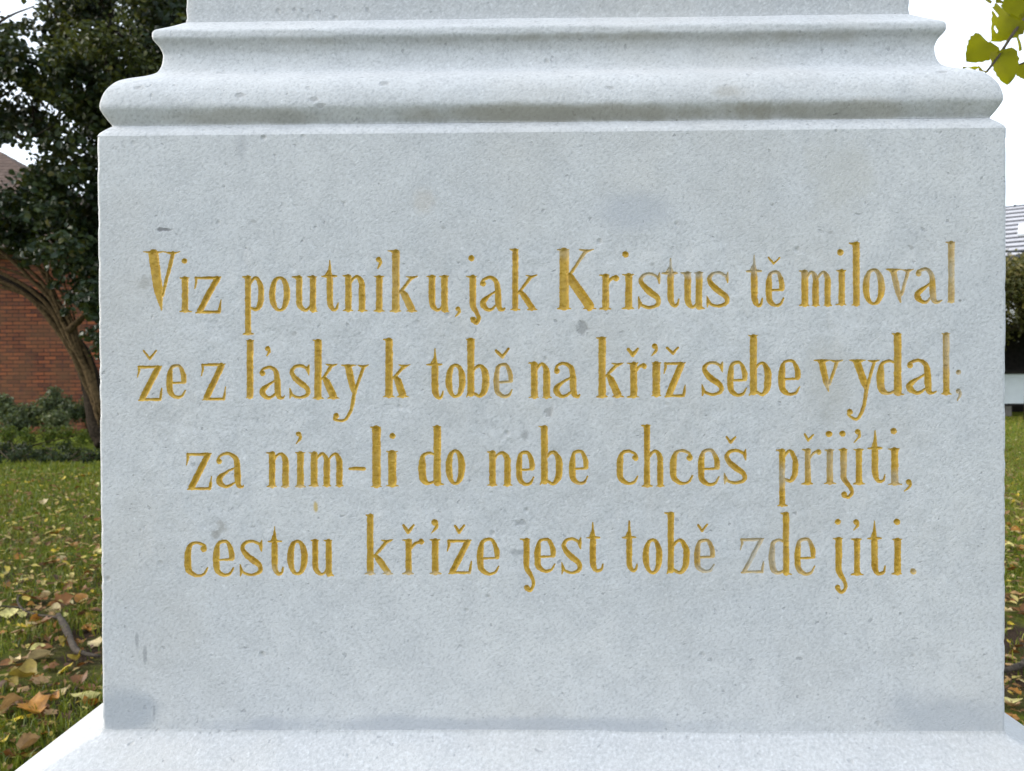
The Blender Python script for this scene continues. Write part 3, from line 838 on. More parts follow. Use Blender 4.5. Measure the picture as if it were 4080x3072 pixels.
idx = np.arange(NZ * NX).reshape(NZ, NX)
quads = np.stack([idx[1:, :-1], idx[1:, 1:], idx[:-1, 1:], idx[:-1, :-1]], -1).reshape(-1, 4)
sv = np.where(snap, 0, sdf)
cs = (sv[1:, :-1] + sv[1:, 1:] + sv[:-1, 1:] + sv[:-1, :-1]).ravel()
ow = np.max(np.stack([own[1:, :-1], own[1:, 1:], own[:-1, 1:], own[:-1, :-1]], -1), -1).ravel()
fid = np.where(cs < -1e-9, ow, -1)
ALLV = np.stack([GX.ravel(), VY.ravel(), GZ.ravel()], -1)
WE = wear.ravel()


def sub_mesh(sel):
    q = quads[sel]
    u, inv = np.unique(q, return_inverse=True)
    return ALLV[u], inv.reshape(-1, 4), WE[u]


# gilding
k = N('gilding')
v = k.coord()
g1 = k.noise(v, 160, 4, 0.6)
g2 = k.noise(v, 22, 3)
gc = k.ramp(g1, [(0.30, (0.345, 0.190, 0.012)), (0.55, (0.480, 0.285, 0.020)), (0.75, (0.585, 0.375, 0.050))])
gc = k.mix(k.ramp(g2, [(0.4, (0, 0, 0)), (0.7, (0.45, 0.45, 0.45))]), gc, (0.54, 0.36, 0.06))
wv = k.math('MULTIPLY', k.attr('wear'), k.math('ADD', 0.55, k.math('MULTIPLY', g1, 0.9)), True)
gc = k.mix(wv, gc, (0.40, 0.37, 0.30))
k.l(gc, k.b.inputs['Base Color'])
k.b.inputs['Roughness'].default_value = 0.5
k.b.inputs['Metallic'].default_value = 0.12
k.l(k.bump(k.noise(k.mapping(v, (1, 1, 1.7), (0, 0.7, 0)), 330, 4, .6), 0.5, 0.0012), k.b.inputs['Normal'])
M_GILT = k.m

SV, SQ, _ = sub_mesh(fid < 0)
# the rest of the block: plain face strips round the field, rounded arrises with small chips, sides and back
bv, bq = [], []


def quad(x0, z0_, x1, z1_):
    o = len(bv)
    bv.extend([(x0, YF, z0_), (x1, YF, z0_), (x1, YF, z1_), (x0, YF, z1_)])
    bq.append((o, o + 1, o + 2, o + 3))


RB = 0.0036
xl, xr = -HW + RB, HW - RB
quad(xl, ZB, gx0, gz0); quad(gx0, ZB, gx1, gz0); quad(gx1, ZB, xr, gz0)
quad(xl, gz0, gx0, gz1); quad(gx1, gz0, xr, gz1)
quad(xl, gz1, gx0, ZT); quad(gx0, gz1, gx1, ZT); quad(gx1, gz1, xr, ZT)
LV = 150
NA = 6
cr = random.Random(3)
rowsn = None
chips = [(cr.choice((-1, 1)), cr.uniform(ZB, ZT), cr.uniform(0.0015, 0.004), cr.uniform(0.0005, 0.0018)) for _ in range(34)]
chips += [(-1, face_pt(390, 1630)[1], 0.006, 0.003), (1, face_pt(3990, 2700)[1], 0.005, 0.002), (-1, face_pt(390, 2100)[1], 0.004, 0.0025)]
base_i = len(bv)
for i in range(LV):
    z = ZB + (ZT - ZB) * i / (LV - 1)
    row = []

    def chip(s):
        c = 0.0
        for (sd_, zc, rz_, am) in chips:
            if sd_ == s: c += am * math.exp(-((z - zc) / rz_) ** 2)
        return c + 0.00010 * math.sin(z * 95 + s) + 0.00008 * math.sin(z * 231 + 2 * s)
    for kk in range(NA + 1):
        a = math.radians(-90) + math.radians(90) * kk / NA
        cut = chip(1) * math.sin(math.pi * kk / NA)
        row.append((HW - RB + (RB - cut) * math.cos(a), YF + RB + (RB - cut) * math.sin(a), z))
    row.append((HW, 0, z)); row.append((HW, HW, z)); row.append((-HW, HW, z)); row.append((-HW, 0, z))
    for kk in range(NA + 1):
        a = math.radians(180) + math.radians(90) * kk / NA
        cut = chip(-1) * math.sin(math.pi * kk / NA)
        row.append((-HW + RB + (RB - cut) * math.cos(a), YF + RB + (RB - cut) * math.sin(a), z))
    rowsn = len(row)
    bv.extend(row)
    if i:
        o = base_i + (i - 1) * rowsn
        for kk in range(rowsn - 1): bq.append((o + kk, o + kk + 1, o + rowsn + kk + 1, o + rowsn + kk))
# top chamfer up to the notch below the big roll
ch = [(0.0, ZT), prof_pt(390, 531), prof_pt(401, 524), prof_pt(421, 513), prof_pt(440, 504.5), prof[-1]]
chs = [ch[0]] + [tuple(p) for p in catmull(ch[1:], 3)]
chs = [(min(o, -0.00001 if i else 0.0), max(z, ZT)) for i, (o, z) in enumerate(chs)]
V, F = sweep('chamfer', chs, None, 0.0)
o = len(bv)
bv.extend([tuple(v_) for v_ in V])
bq.extend([tuple(i + o for i in f) for f in F])
nS = len(SV)
np_mesh('inscribed_block', np.concatenate([SV, np.array(bv)]), np.concatenate([SQ, np.array(bq) + nS]), M_BLOCK, ped, True)
blk = bpy.data.objects['inscribed_block']
blk.data.set_sharp_from_angle(angle=math.radians(55))
for wi in range(LET[-1][0] + 1):
    wv_, wq_, we_ = sub_mesh(fid == wi)
    np_mesh('engraved_word', wv_, wq_, M_GILT, ped, True, attr={'wear': we_})
del ALLV, quads, sdf, own, GX, GZ, VY, wear, SV, SQ

# ------------------------------------------------------------------ ground, grass
k = N('lawn_soil')
v = k.coord()
n1 = k.noise(v, 1.3, 5, .6)
n2 = k.noise(v, 26, 5, .65)
n3 = k.noise(v, 120, 4, .7)
soil = k.ramp(n3, [(0.3, (0.018, 0.011, 0.007)), (0.7, (0.070, 0.045, 0.028))])
gr = k.ramp(n2, [(0.3, (0.050, 0.070, 0.008)), (0.55, (0.130, 0.165, 0.012)), (0.75, (0.22, 0.225, 0.030))])
c = k.mix(k.ramp(n1, [(0.42, (0, 0, 0)), (0.56, (1, 1, 1))]), soil, gr)
far = k.n('SeparateXYZ'); k.l(v, far.inputs[0])
fm = k.n('MapRange'); k.l(far.outputs['Y'], fm.inputs['Value'])
fm.inputs['From Min'].default_value = 3.0; fm.inputs['From Max'].default_value = 7.0
c = k.mix(fm.outputs[0], c, gr)
k.l(c, k.b.inputs['Base Color'])
k.b.inputs['Roughness'].default_value = 0.95
k.b.inputs['Specular IOR Level'].default_value = 0.1
k.l(k.bump(k.math('ADD', n2, k.math('MULTIPLY', n3, .5)), 0.9, 0.03), k.b.inputs['Normal'])
M_GROUND = k.m
gv = [(-400, -200, 0), (400, -200, 0), (400, 600, 0), (-400, 600, 0)]
tag(mesh_obj('ground', gv, [(0, 1, 2, 3)], M_GROUND, None, False), kind='structure')

SOIL = [(gp(250, 2620), 0.30), (gp(330, 2640), 0.25), (gp(120, 2670), 0.16), (gp(4060, 2480), 0.40), (gp(4080, 2650), 0.45), (gp(4040, 2800), 0.35), (gp(180, 2430), 0.14)]


def soilness(x, y):
    s = 0
    for c_, r_ in SOIL:
        s = max(s, 1.0 - math.hypot(x - c_.x, (y - c_.y) * 0.9) / r_)
    return s


def wedge(px0, px1, d0, d1, count, pw):
    """random ground points between two bearings, nearer ones more often"""
    out = []
    for _ in range(count):
        u = rng.random()
        d = d0 * (d1 / d0) ** (u ** pw)
        px = rng.uniform(px0, px1)
        dr = ray(px, 1500)
        out.append((CAM.x + dr.x / dr.y * d, CAM.y + d, d))
    return out


pts = wedge(-420, 520, 1.55, 9.6, 30000, 0.95) + wedge(3880, 4500, 1.55, 19.5, 26000, 0.95)
for _ in range(16000):
    pts.append((rng.uniform(-7, 8), rng.uniform(-2, 9), 5.0))
V, F, T, TR = [], [], [], []
for (x, y, d) in pts:
    if abs(x - CX) < HW + E + 0.12 and -E - 0.12 < y < 2 * HW + E + 0.12: continue
    s = soilness(x, y)
    if s > 0 and rng.random() < min(0.93, s * 2.4): continue
    tuft = 0.5 + 0.5 * math.sin(x * 5.1 + 1.3) * math.sin(y * 4.3 + 0.6)
    if rng.random() > 0.35 + 0.65 * tuft and d < 5: continue
    h = rng.uniform(0.022, 0.06) * (0.75 + 0.5 * tuft) * (1.0 if d < 6 else 1.15)
    wd = rng.uniform(0.0013, 0.0026) * (1 + max(0, d - 3) * 0.22)
    a = rng.uniform(0, 2 * math.pi)
    la = rng.uniform(0, 2 * math.pi)
    ln = rng.uniform(0.15, 1.0) * h
    dx, dy = math.cos(a) * wd, math.sin(a) * wd
    lx, ly = math.cos(la) * ln, math.sin(la) * ln
    o = len(V)
    V += [(x - dx, y - dy, -0.003), (x + dx, y + dy, -0.003), (x + dx * .8 + lx * .35, y + dy * .8 + ly * .35, h * .6), (x - dx * .8 + lx * .35, y - dy * .8 + ly * .35, h * .6), (x + lx, y + ly, h * (1 - .35 * ln / h))]
    F.append((o, o + 1, o + 2, o + 3)); TR.append((o + 3, o + 2, o + 4))
    t = min(1, max(0, rng.gauss(0.38, 0.27) + (0.32 if d > 5 and x > 0 else 0) + 0.12 * (tuft - .5)))  # far right blades tinted lighter and yellower to look sunlit
    T += [t] * 5
M_GRASS = leaf_mat('grass_blade', [(0.0, (0.035, 0.070, 0.006)), (0.35, (0.115, 0.170, 0.008)), (0.6, (0.215, 0.245, 0.010)), (0.85, (0.32, 0.30, 0.03)), (1.0, (0.38, 0.28, 0.09))], 0.5, 0.3, 0.3)
tag(np_mesh('grass', np.array(V), np.array(F), M_GRASS, None, True, np.array(TR), {'tint': T}),
    'short autumn lawn grass round the pedestal', 'grass', kind='stuff')

# ------------------------------------------------------------------ fallen leaves
k = N('fallen_leaf')
oi = k.n('ObjectInfo')
v = k.coord('Generated')
vein = k.noise(k.coord(), 3.5, 5, .7)
c = k.mix(k.ramp(vein, [(0.42, (0, 0, 0)), (0.68, (0.6, 0.6, 0.6))]), oi.outputs['Color'], (0.075, 0.035, 0.014))
k.l(c, k.b.inputs['Base Color'])
k.b.inputs['Roughness'].default_value = 0.55
k.b.inputs['Specular IOR Level'].default_value = 0.35
tr = k.n('BsdfTranslucent'); k.l(c, tr.inputs['Color'])
mx = k.n('MixShader'); mx.inputs[0].default_value = 0.2
k.l(k.b.outputs[0], mx.inputs[1]); k.l(tr.outputs[0], mx.inputs[2]); k.l(mx.outputs[0], k.out.inputs[0])
M_FALL = k.m


def leaf_shape(kind, seed, curl, serr=0.04):
    """unit-length broad leaf with a folded midrib, curled edges and a stalk"""
    r_ = random.Random(seed)
    n = 9
    V, F = [], []
    bend = r_.uniform(-0.25, 0.3)
    twist = r_.uniform(-0.5, 0.5)
    for i in range(n + 1):
        t = i / n
        if kind == 0: wd = 0.46 * math.sin(math.pi * min(1, t ** 0.72)) ** 0.8            # broad, heart-like
        elif kind == 1: wd = 0.33 * math.sin(math.pi * t ** 0.9) ** 0.9                   # oval
        else: wd = 0.40 * math.sin(math.pi * t ** 0.8) ** 0.7 * (1 + 0.28 * math.sin(t * 17))   # lobed
        wd = max(wd, 0.004)
        wd *= 1 + r_.uniform(-serr, serr)
        zc = bend * (t - .5) ** 2 * 1.6 + 0.03 * math.sin(t * 7 + seed)
        for j, s in enumerate((-1, -.6, 0, .6, 1)):
            z = zc + curl * abs(s) ** 1.7 * (wd / .4) * (1 + .4 * math.sin(5 * t + s * 2 + seed)) + 0.10 * wd * abs(s) + twist * s * wd * (t - .5) * .5
            V.append(((t - .5), s * wd, z))
    for i in range(n):
        for j in range(4):
            a = i * 5 + j
            F.append((a, a + 1, a + 6, a + 5))
    o = len(V)
    sv_, sf_ = tube([(-.5, 0, V[2][2]), (-.62, .02, V[2][2] + .02), (-.78, .05, V[2][2] - .01)], [.012, .010, .009], 4)
    V += [tuple(q) for q in sv_]
    F += [tuple(i + o for i in f) for f in sf_]
    zmin = min(q[2] for q in V)
    return [(q[0], q[1], q[2] - zmin) for q in V], F


LEAF_ME = []
for i in range(12):
    V, F = leaf_shape(i % 3, i * 5 + 1, [0.08, 0.26, -0.18, 0.14, 0.34][i % 5], 0.10)
    me = bpy.data.meshes.new('fallen_leaf')
    me.from_pydata(V, [], F)
    me.polygons.foreach_set('use_smooth', np.ones(len(me.polygons), bool))
    me.materials.append(M_FALL)
    LEAF_ME.append(me)
COLS = {'pale cream': (0.56, 0.44, 0.22), 'pale yellow': (0.56, 0.50, 0.17), 'bright yellow': (0.60, 0.44, 0.03), 'olive yellow': (0.30, 0.22, 0.03), 'orange': (0.36, 0.155, 0.015),
        'rusty brown': (0.19, 0.075, 0.015), 'tan': (0.34, 0.205, 0.080), 'dark brown': (0.10, 0.045, 0.022)}
GRP = 'fallen leaves on the lawn'


def put_leaf(p, size, colname, label, r_=rng, lift=0.012):
    o = bpy.data.objects.new('fallen_leaf', r_.choice(LEAF_ME))
    COL.objects.link(o)
    o.location = (p[0], p[1], lift)
    o.rotation_euler = (r_.gauss(0, .27), r_.gauss(0, .27), r_.uniform(0, 6.28))
    s = size
    o.scale = (s, s * r_.uniform(.8, 1.1), s)
    c_ = COLS[colname]
    q = r_.uniform(.8, 1.2)
    o.color = (min(1, c_[0] * q), min(1, c_[1] * q), min(1, c_[2] * q), 1)
    return tag(o, label, 'leaf', GRP)


hand = [(153, 2620, 105, 'pale cream', 'large pale cream leaf lying on dark soil below the fallen branch'),
        (88, 2703, 92, 'olive yellow', 'olive yellow leaf tilted up from the grass below the large cream leaf'),
        (134, 2838, 118, 'orange', 'largest orange leaf, near the lower left corner just above the pedestal slope'),
        (14, 2791, 64, 'orange', 'orange leaf cut by the left edge of the photo near the bottom'),
        (338, 2782, 98, 'pale yellow', 'pale yellow leaf against the corner where the pedestal slope meets the block'),
        (324, 2717, 62, 'rusty brown', 'rusty brown leaf just above the pale yellow one beside the block'),
        (144, 2393, 92, 'rusty brown', 'large dark red brown leaf beside the thin curved twig'),
        (181, 2383, 44, 'pale cream', 'small cream leaf lying on the large red brown leaf by the twig'),
        (250, 2411, 84, 'rusty brown', 'rust coloured upright leaf above the thick end of the fallen branch'),
        (320, 2388, 56, 'orange', 'orange brown leaf standing between the branch and the block'),
        (37, 2446, 66, 'pale yellow', 'cream yellow leaf under the thin twig at the left edge'),
        (88, 2451, 42, 'pale yellow', 'narrow yellow green leaf under the bend of the twig'),
        (97, 2501, 52, 'bright yellow', 'bright yellow curled leaf left of the fallen branch'),
        (171, 2487, 84, 'rusty brown', 'brown rolled leaf right below the thin twig'),
        (236, 2518, 54, 'tan', 'tan leaf touching the left side of the thick branch'),
        (255, 2557, 48, 'olive yellow', 'small olive leaf beside the lower part of the thick branch'),
        (46, 2824, 92, 'tan', 'long dull tan leaf left of the largest orange leaf'),
        (199, 2847, 54, 'tan', 'tan leaf right of the largest orange leaf'),
        (120, 2977, 84, 'tan', 'yellowish tan leaf lowest beside the white pedestal slope'),
        (324, 2455, 44, 'dark brown', 'small dark red leaf between the branch and the block'),
        (65, 2638, 44, 'pale cream', 'small cream leaf left of the large cream leaf on soil'),
        (172, 2007, 40, 'pale cream', 'cream leaf shining in the middle of the far left lawn'),
        (107, 2066, 38, 'olive yellow', 'olive yellow leaf in the middle of the left lawn'),
        (227, 2198, 34, 'bright yellow', 'bright yellow leaf half way down the left lawn'),
        (374, 2213, 22, 'bright yellow', 'small bright yellow leaf next to the left arris of the block'),
        (214, 2242, 46, 'orange', 'broad olive orange leaf in the middle of the left lawn'),
        (250, 1910, 24, 'bright yellow', 'yellow leaf in the far grass under the low dark plants'),
        (298, 1900, 20, 'bright yellow', 'tiny yellow leaf in the far grass nearest the block'),
        (4005, 1952, 20, 'tan', 'tan leaf in the far grass right of the block'),
        (4050, 1975, 18, 'bright yellow', 'farther of the two round yellow leaves on the right lawn'),
        (4073, 2107, 18, 'bright yellow', 'yellow leaf at the right edge of the photo on the lawn'),
        (4007, 2161, 24, 'bright yellow', 'bright yellow leaf touching the right arris of the block'),
        (4019, 2208, 26, 'pale yellow', 'pale yellow leaf right of the block above the rust leaf'),
        (4026, 2276, 62, 'rusty brown', 'big rusty leaf right of the block where grass gives way to soil'),
        (4048, 2372, 38, 'tan', 'curled orange tan leaf on the right soil edge'),
        (4010, 2440, 44, 'pale cream', 'cream leaf over a brown one right of the block'),
        (4003, 2671, 28, 'orange', 'orange leaf beside the block just below the right twig'),
        (4041, 2759, 44, 'orange', 'orange leaf on the soil below the right twig'),
        (4026, 2815, 64, 'tan', 'tan leaf resting just above the right pedestal slope')]
taken = []
for (px, py, sz, cn, lab) in hand:
    p = gp(px, py, 0.02)
    dist = p.y - CAM.y
    put_leaf(p, sz / FPX * dist * 1.12, cn, lab, lift=0.022 if sz > 30 else 0.016)
    taken.append((px, py, sz))
weights = [('pale cream', 9), ('pale yellow', 12), ('bright yellow', 10), ('olive yellow', 13), ('orange', 22), ('rusty brown', 26), ('tan', 22), ('dark brown', 10)]
names = [a for a, b in weights for _ in range(b)]


def fill(px0, px1, n, side):
    for _ in range(n):
        u = rng.random()
        py = 1885 + (3040 - 1885) * (u ** 1.25)
        px = rng.uniform(px0, px1)
        p = gp(px, py, 0.02)
        if abs(p.x - CX) < HW + E + 0.1 and p.y > -0.2: 
            if p.y < 2 * HW + E + .1: continue
        d = p.y - CAM.y
        sz = rng.uniform(0.028, 0.070)
        pxs = sz * FPX / d
        if any(math.hypot(px - a, py - b) < (c_ + pxs) * .15 for a, b, c_ in taken): continue
        taken.append((px, py, pxs))
        cn = rng.choice(names)
        zone = 'far in the thin grass' if py < 2080 else ('in the middle of the lawn' if py < 2340 else 'on bare soil and grass close by')
        kind = 'small' if sz < 0.05 else 'broad'
        put_leaf(p, sz, cn, '%s %s fallen leaf %s %s of the pedestal' % (kind, cn, zone, side))


fill(-10, 392, 265, 'left')
fill(3998, 4088, 70, 'right')
# the crumbled litter between them, far too fine to count
V, F, T = [], [], []
for (x, y, d) in wedge(-420, 430, 1.7, 8.8, 2500, 0.9) + wedge(3960, 4500, 1.7, 14, 1900, 0.8) + [(rng.uniform(-6, 6), rng.uniform(-2, 7), 5) for _ in range(900)]:
    if abs(x - CX) < HW + E + 0.12 and -E - 0.12 < y < 2 * HW + E + 0.12: continue
    s = rng.uniform(0.007, 0.017) if d < 3.3 else rng.uniform(0.010, 0.030)
    a = rng.uniform(0, 6.28)
    z = rng.uniform(0.006, 0.022) if d < 3.3 else rng.uniform(0.02, 0.045)
    tl = rng.uniform(-.5, .5)
    ca, sa = math.cos(a), math.sin(a)
    o = len(V)
    prev = rng.uniform(.35, .6)
    for (u, q) in ((-1, 0), (-.35, -prev), (.45, -prev * .7), (1, 0), (.45, prev * .7), (-.35, prev)):
        V.append((x + (u * ca - q * sa) * s, y + (u * sa + q * ca) * s, z + s * (tl * u + .35 * abs(q) + rng.uniform(-.1, .1))))
    F += [(o, o + 1, o + 2, o + 3), (o, o + 3, o + 4, o + 5)]
    T += [rng.random()] * 6
M_LIT = leaf_mat('leaf_crumbs', [(0.0, (0.05, 0.025, 0.012)), (0.35, (0.17, 0.070, 0.018)), (0.6, (0.33, 0.20, 0.08)), (0.8, (0.50, 0.42, 0.14)), (0.92, (0.50, 0.36, 0.03)), (1.0, (0.56, 0.46, 0.24))], 0.7, 0.1, 0.2)
tag(np_mesh('leaf_litter', np.array(V), np.array(F), M_LIT, None, False, None, {'tint': T}), 'crumbled brown leaf litter among the grass', 'leaf litter', kind='stuff')

# ------------------------------------------------------------------ fallen branches
M_DEAD = simple_mat('dead_bark', (0.055, 0.044, 0.034), 0.9, 0.6, 60, 0.004, 0.15)


def on_ground(lst, lift):
    return [gp(px, py, lift) for px, py in lst]


t = tag(empty('fallen_branch', gp(260, 2520)), 'grey brown forked branch lying in the grass left of the pedestal', 'branch')


def wpart(name, pts_, radii, mat, root, n=8, bump=0.1, seed=1, sub=4):
    q = [np.array(list(p) + [r_]) for p, r_ in zip(pts_, radii)]
    c_ = catmull(q, sub)
    V, F = tube([Vector(a[:3]) - root.location for a in c_], [max(a[3], .0008) for a in c_], n, bump, seed)
    return mesh_obj(name, V, F, mat, root)


wpart('limb', on_ground([(232, 2452), (255, 2490), (280, 2545), (302, 2590), (345, 2606), (396, 2614)], .035), [.012, .014, .012, .011, .008, .006], M_DEAD, t, 8, .16)
wpart('twig', on_ground([(240, 2464), (200, 2456), (150, 2450), (95, 2430), (72, 2402), (72, 2380), (92, 2358)], .035), [.007, .006, .005, .0045, .004, .0035, .002], M_DEAD, t, 6, .12)
wpart('twig', on_ground([(82, 2420), (45, 2418), (0, 2414), (-60, 2420)], .032), [.004, .0035, .003, .002], M_DEAD, t, 6, .12)
t = tag(empty('fallen_branch', gp(4080, 2650)), 'dark bent branch lying on soil right of the pedestal', 'branch')
wpart('limb', on_ground([(3985, 2672), (4030, 2664), (4080, 2646), (4180, 2618)], .03), [.008, .010, .011, .009], M_DEAD, t, 8, .16)
wpart('twig', on_ground([(4060, 2650), (4110, 2600), (4170, 2560)], .03), [.005, .004, .002], M_DEAD, t, 6, .12)


# ------------------------------------------------------------------ foliage
def leaves(P, Nn, size, tint, seed, fold=0.25, aspect=0.62):
    """two-quad folded leaves at points P with facing Nn; numpy, returns verts, quads, tint"""
    r_ = np.random.default_rng(seed)
    n = len(P)
    nrm = Nn / (np.linalg.norm(Nn, axis=1, keepdims=True) + 1e-9)
    a = np.cross(nrm, r_.normal(size=(n, 3)))
    a /= (np.linalg.norm(a, axis=1, keepdims=True) + 1e-9)
    b = np.cross(nrm, a)
    s = size[:, None]
    wd = aspect * s * .5
    f = nrm * s * fold * r_.uniform(.3, 1.2, (n, 1))
    base, tip = P - a * s * .5, P + a * s * .5 - nrm * s * .12
    l1, l2 = P - a * s * .22 + b * wd * 1.0 + f * .6, P + a * s * .18 + b * wd * .72 + f * .5
    r1, r2 = P - a * s * .22 - b * wd * 1.0 + f * .6, P + a * s * .18 - b * wd * .72 + f * .5
    V = np.stack([base, r1, r2, tip, l2, l1], 1).reshape(-1, 3)
    o = np.arange(n)[:, None] * 6
    Q = np.concatenate([o + np.array([[0, 1, 2, 3]]), o + np.array([[0, 3, 4, 5]])], 0)
    return V, Q, np.repeat(tint, 6)


def clump_points(clumps, per, seed, flat=0.8, shell=0.45):
    """leaf positions in many small clusters inside ellipsoid clumps; more towards the clump surface"""
    r_ = np.random.default_rng(seed)
    P, Dn, T = [], [], []
    for (c, r, dens) in clumps:
        n = int(per * dens * (r / 0.5) ** 2)
        u = r_.normal(size=(n, 3)); u /= np.linalg.norm(u, axis=1, keepdims=True)
        rad = r_.uniform(0, 1, (n, 1)) ** shell
        p = np.array(c) + u * rad * r * np.array([1, 1, flat]) * r_.uniform(.75, 1.12, (n, 1))
        P.append(p)
        Dn.append(u * .6 + r_.normal(size=(n, 3)) * .55 + np.array([0, -.15, .55]))
        T.append(np.clip(r_.normal(.42, .2, n) + r_.normal(0, .12), 0, 1))
    return np.concatenate(P), np.concatenate(Dn), np.concatenate(T)


M_BARK = simple_mat('ivy_bark', (0.078, 0.052, 0.026), 0.95, 0.6, 26, 0.02, 0.08)  # lighter brown so the vines read as lit beside the trunk
M_TRUNK = simple_mat('shaded_trunk_bark', (0.026, 0.019, 0.013), 0.95, 0.6, 30, 0.03, 0.08)  # bark colour darkened to carry the shade under the crown
M_TWIG = simple_mat('twig_bark', (0.065, 0.050, 0.030), 0.9, 0.4, 30, 0.005, 0.15)
M_IVY = leaf_mat('ivy_leaf', [(0.0, (0.008, 0.019, 0.012)), (0.35, (0.018, 0.040, 0.018)), (0.65, (0.042, 0.062, 0.018)), (0.9, (0.085, 0.100, 0.022)), (1.0, (0.14, 0.12, 0.03))], 0.42, 0.12, 0.25)
M_SHRUBTREE = leaf_mat('elder_leaf', [(0.0, (0.016, 0.030, 0.008)), (0.4, (0.042, 0.062, 0.012)), (0.7, (0.085, 0.098, 0.018)), (1.0, (0.17, 0.15, 0.03))], 0.45, 0.25, 0.35)

TY = 9.0
tree = tag(empty('ivy_tree', Vector((pt(440, 1650, TY).x, TY, 0))), 'leaning tree with twisted stems and a dark ivy crown in front of the brick wall', 'tree')


def tp(lst, Y0, Y1=None):
    n = len(lst)
    Y1 = Y0 if Y1 is None else Y1
    return [pt(px, py, Y0 + (Y1 - Y0) * i / (n - 1)) for i, (px, py) in enumerate(lst)]


tr_mb = MB()


def tstem(mb, lst, rpx, Y0, Y1=None, root=None, n=9, bump=.12, seed=1, sub=5):
    P = tp(lst, Y0, Y1)
    q = [np.array([p.x, p.y, p.z, r_ / FPX * (p.y - CAM.y)]) for p, r_ in zip(P, rpx)]
    c_ = catmull(q, sub)
    mb.tube([Vector(a[:3]) - root.location for a in c_], [a[3] for a in c_], n, bump, seed)


foot = [(440, 1760), (405, 1690)]
tstem(tr_mb, foot + [(372, 1570), (335, 1430), (272, 1330), (215, 1250), (150, 1185), (60, 1135), (-40, 1105), (-220, 1080), (-420, 900)], [60, 50, 40, 32, 27, 24, 22, 20, 18, 15, 9], TY, TY, tree, 12, .10)
tr_mb.build('trunk', M_TRUNK, tree)
vine_mb = MB()
for i, (lst, r_) in enumerate([([(420, 1690), (360, 1500), (300, 1390), (255, 1290), (200, 1190), (120, 1110), (40, 1030), (-60, 960)], 10),
                               ([(400, 1690), (372, 1600), (318, 1480), (278, 1370), (248, 1265), (218, 1170), (165, 1080), (110, 990)], 9),
                               ([(400, 1660), (345, 1520), (285, 1400), (225, 1310), (160, 1225), (90, 1165), (0, 1120), (-90, 1080)], 11),
                               ([(395, 1640), (350, 1490), (300, 1360), (268, 1250), (215, 1190), (150, 1105), (60, 1040), (-60, 1010)], 8),
                               ([(380, 1600), (330, 1450), (262, 1340), (205, 1235), (130, 1160), (40, 1105), (-40, 1070)], 9),
                               ([(398, 1680), (350, 1540), (305, 1425), (262, 1330), (208, 1255), (140, 1200), (60, 1160), (-60, 1130)], 7),
                               ([(392, 1650), (352, 1500), (318, 1390), (290, 1290), (260, 1200), (205, 1110), (120, 1040), (20, 985)], 6),
                               ([(398, 1650), (362, 1530), (325, 1410), (280, 1300), (235, 1200), (150, 1130), (50, 1080), (-70, 1050)], 7),
                               ([(400, 1700), (380, 1620), (345, 1480), (312, 1350), (290, 1240), (255, 1130), (215, 1030)], 5),
                               ([(270, 1320), (292, 1300), (330, 1265), (390, 1210), (460, 1150)], 13),
                               ([(250, 1280), (200, 1140), (190, 1060), (215, 960)], 6),
                               ([(392, 1670), (372, 1500), (340, 1400), (300, 1330), (245, 1240), (175, 1150)], 7),
                               ([(405, 1620), (385, 1560), (360, 1440), (318, 1372), (282, 1310)], 7)]):
    tstem(vine_mb, lst, [r_ * (1.15 - .5 * j / len(lst)) for j in range(len(lst))], TY - 0.22 + .03 * (i % 3), TY - 0.12, tree, 7, .15, i + 3)
vine_mb.build('ivy_stems', M_BARK, tree)
lt_mb = MB()
tstem(lt_mb, [(520, 1760), (500, 1500), (520, 1200), (470, 900), (520, 500), (420, 150), (480, -300)], [80, 66, 60, 52, 44, 34, 16], TY + .5, TY + .5, tree, 12, .1, 9)
for i in range(26):
    sx, sy = rng.uniform(-100, 700), rng.uniform(100, 1000)
    ex, ey = sx + rng.uniform(-260, 260), sy - rng.uniform(20, 260)
    tstem(lt_mb, [(sx, sy), ((sx + ex) / 2 + rng.uniform(-40, 40), (sy + ey) / 2 + rng.uniform(-30, 40)), (ex, ey)], [6, 5, 2.5], TY - rng.uniform(-.6, 1.2), TY - rng.uniform(-.6, 1.4), tree, 5, .1, i)
lt_mb.build('branches', M_TRUNK, tree)

IV = []


def clump_px(px, py, r_px, Y, dens):
    p = pt(px, py, Y)
    IV.append(((p.x, p.y, p.z), r_px / FPX * (Y - CAM.y), dens))


cr = random.Random(21)
# dense mass by the pedestal, thinner towards the left where the sky shows through
for (x0, x1, y0, y1, n, rr, dn) in ((330, 800, 420, 1050, 34, (80, 140), 1.0), (330, 560, 1000, 1220, 10, (60, 100), 1.0), (60, 330, 640, 1010, 16, (70, 110), .75), (-60, 330, 740, 1000, 10, (80, 120), .8),
                                    (-80, 360, 60, 330, 20, (80, 130), .8), (-40, 340, 300, 560, 17, (60, 100), .62), (110, 340, 520, 720, 13, (50, 85), .65), (-20, 140, 470, 560, 6, (45, 70), .8), (90, 260, 560, 800, 8, (50, 80), .7), (300, 800, -150, 430, 26, (100, 160), .8), (-420, -60, 100, 1000, 16, (120, 180), .6),
                                    (560, 2000, -300, 1200, 40, (160, 240), .4), (-80, 700, -700, -60, 24, (140, 220), .5)):
    for _ in range(n):
        clump_px(cr.uniform(x0, x1), cr.uniform(y0, y1), cr.uniform(*rr), TY + cr.uniform(-1.3, 1.0), dn)
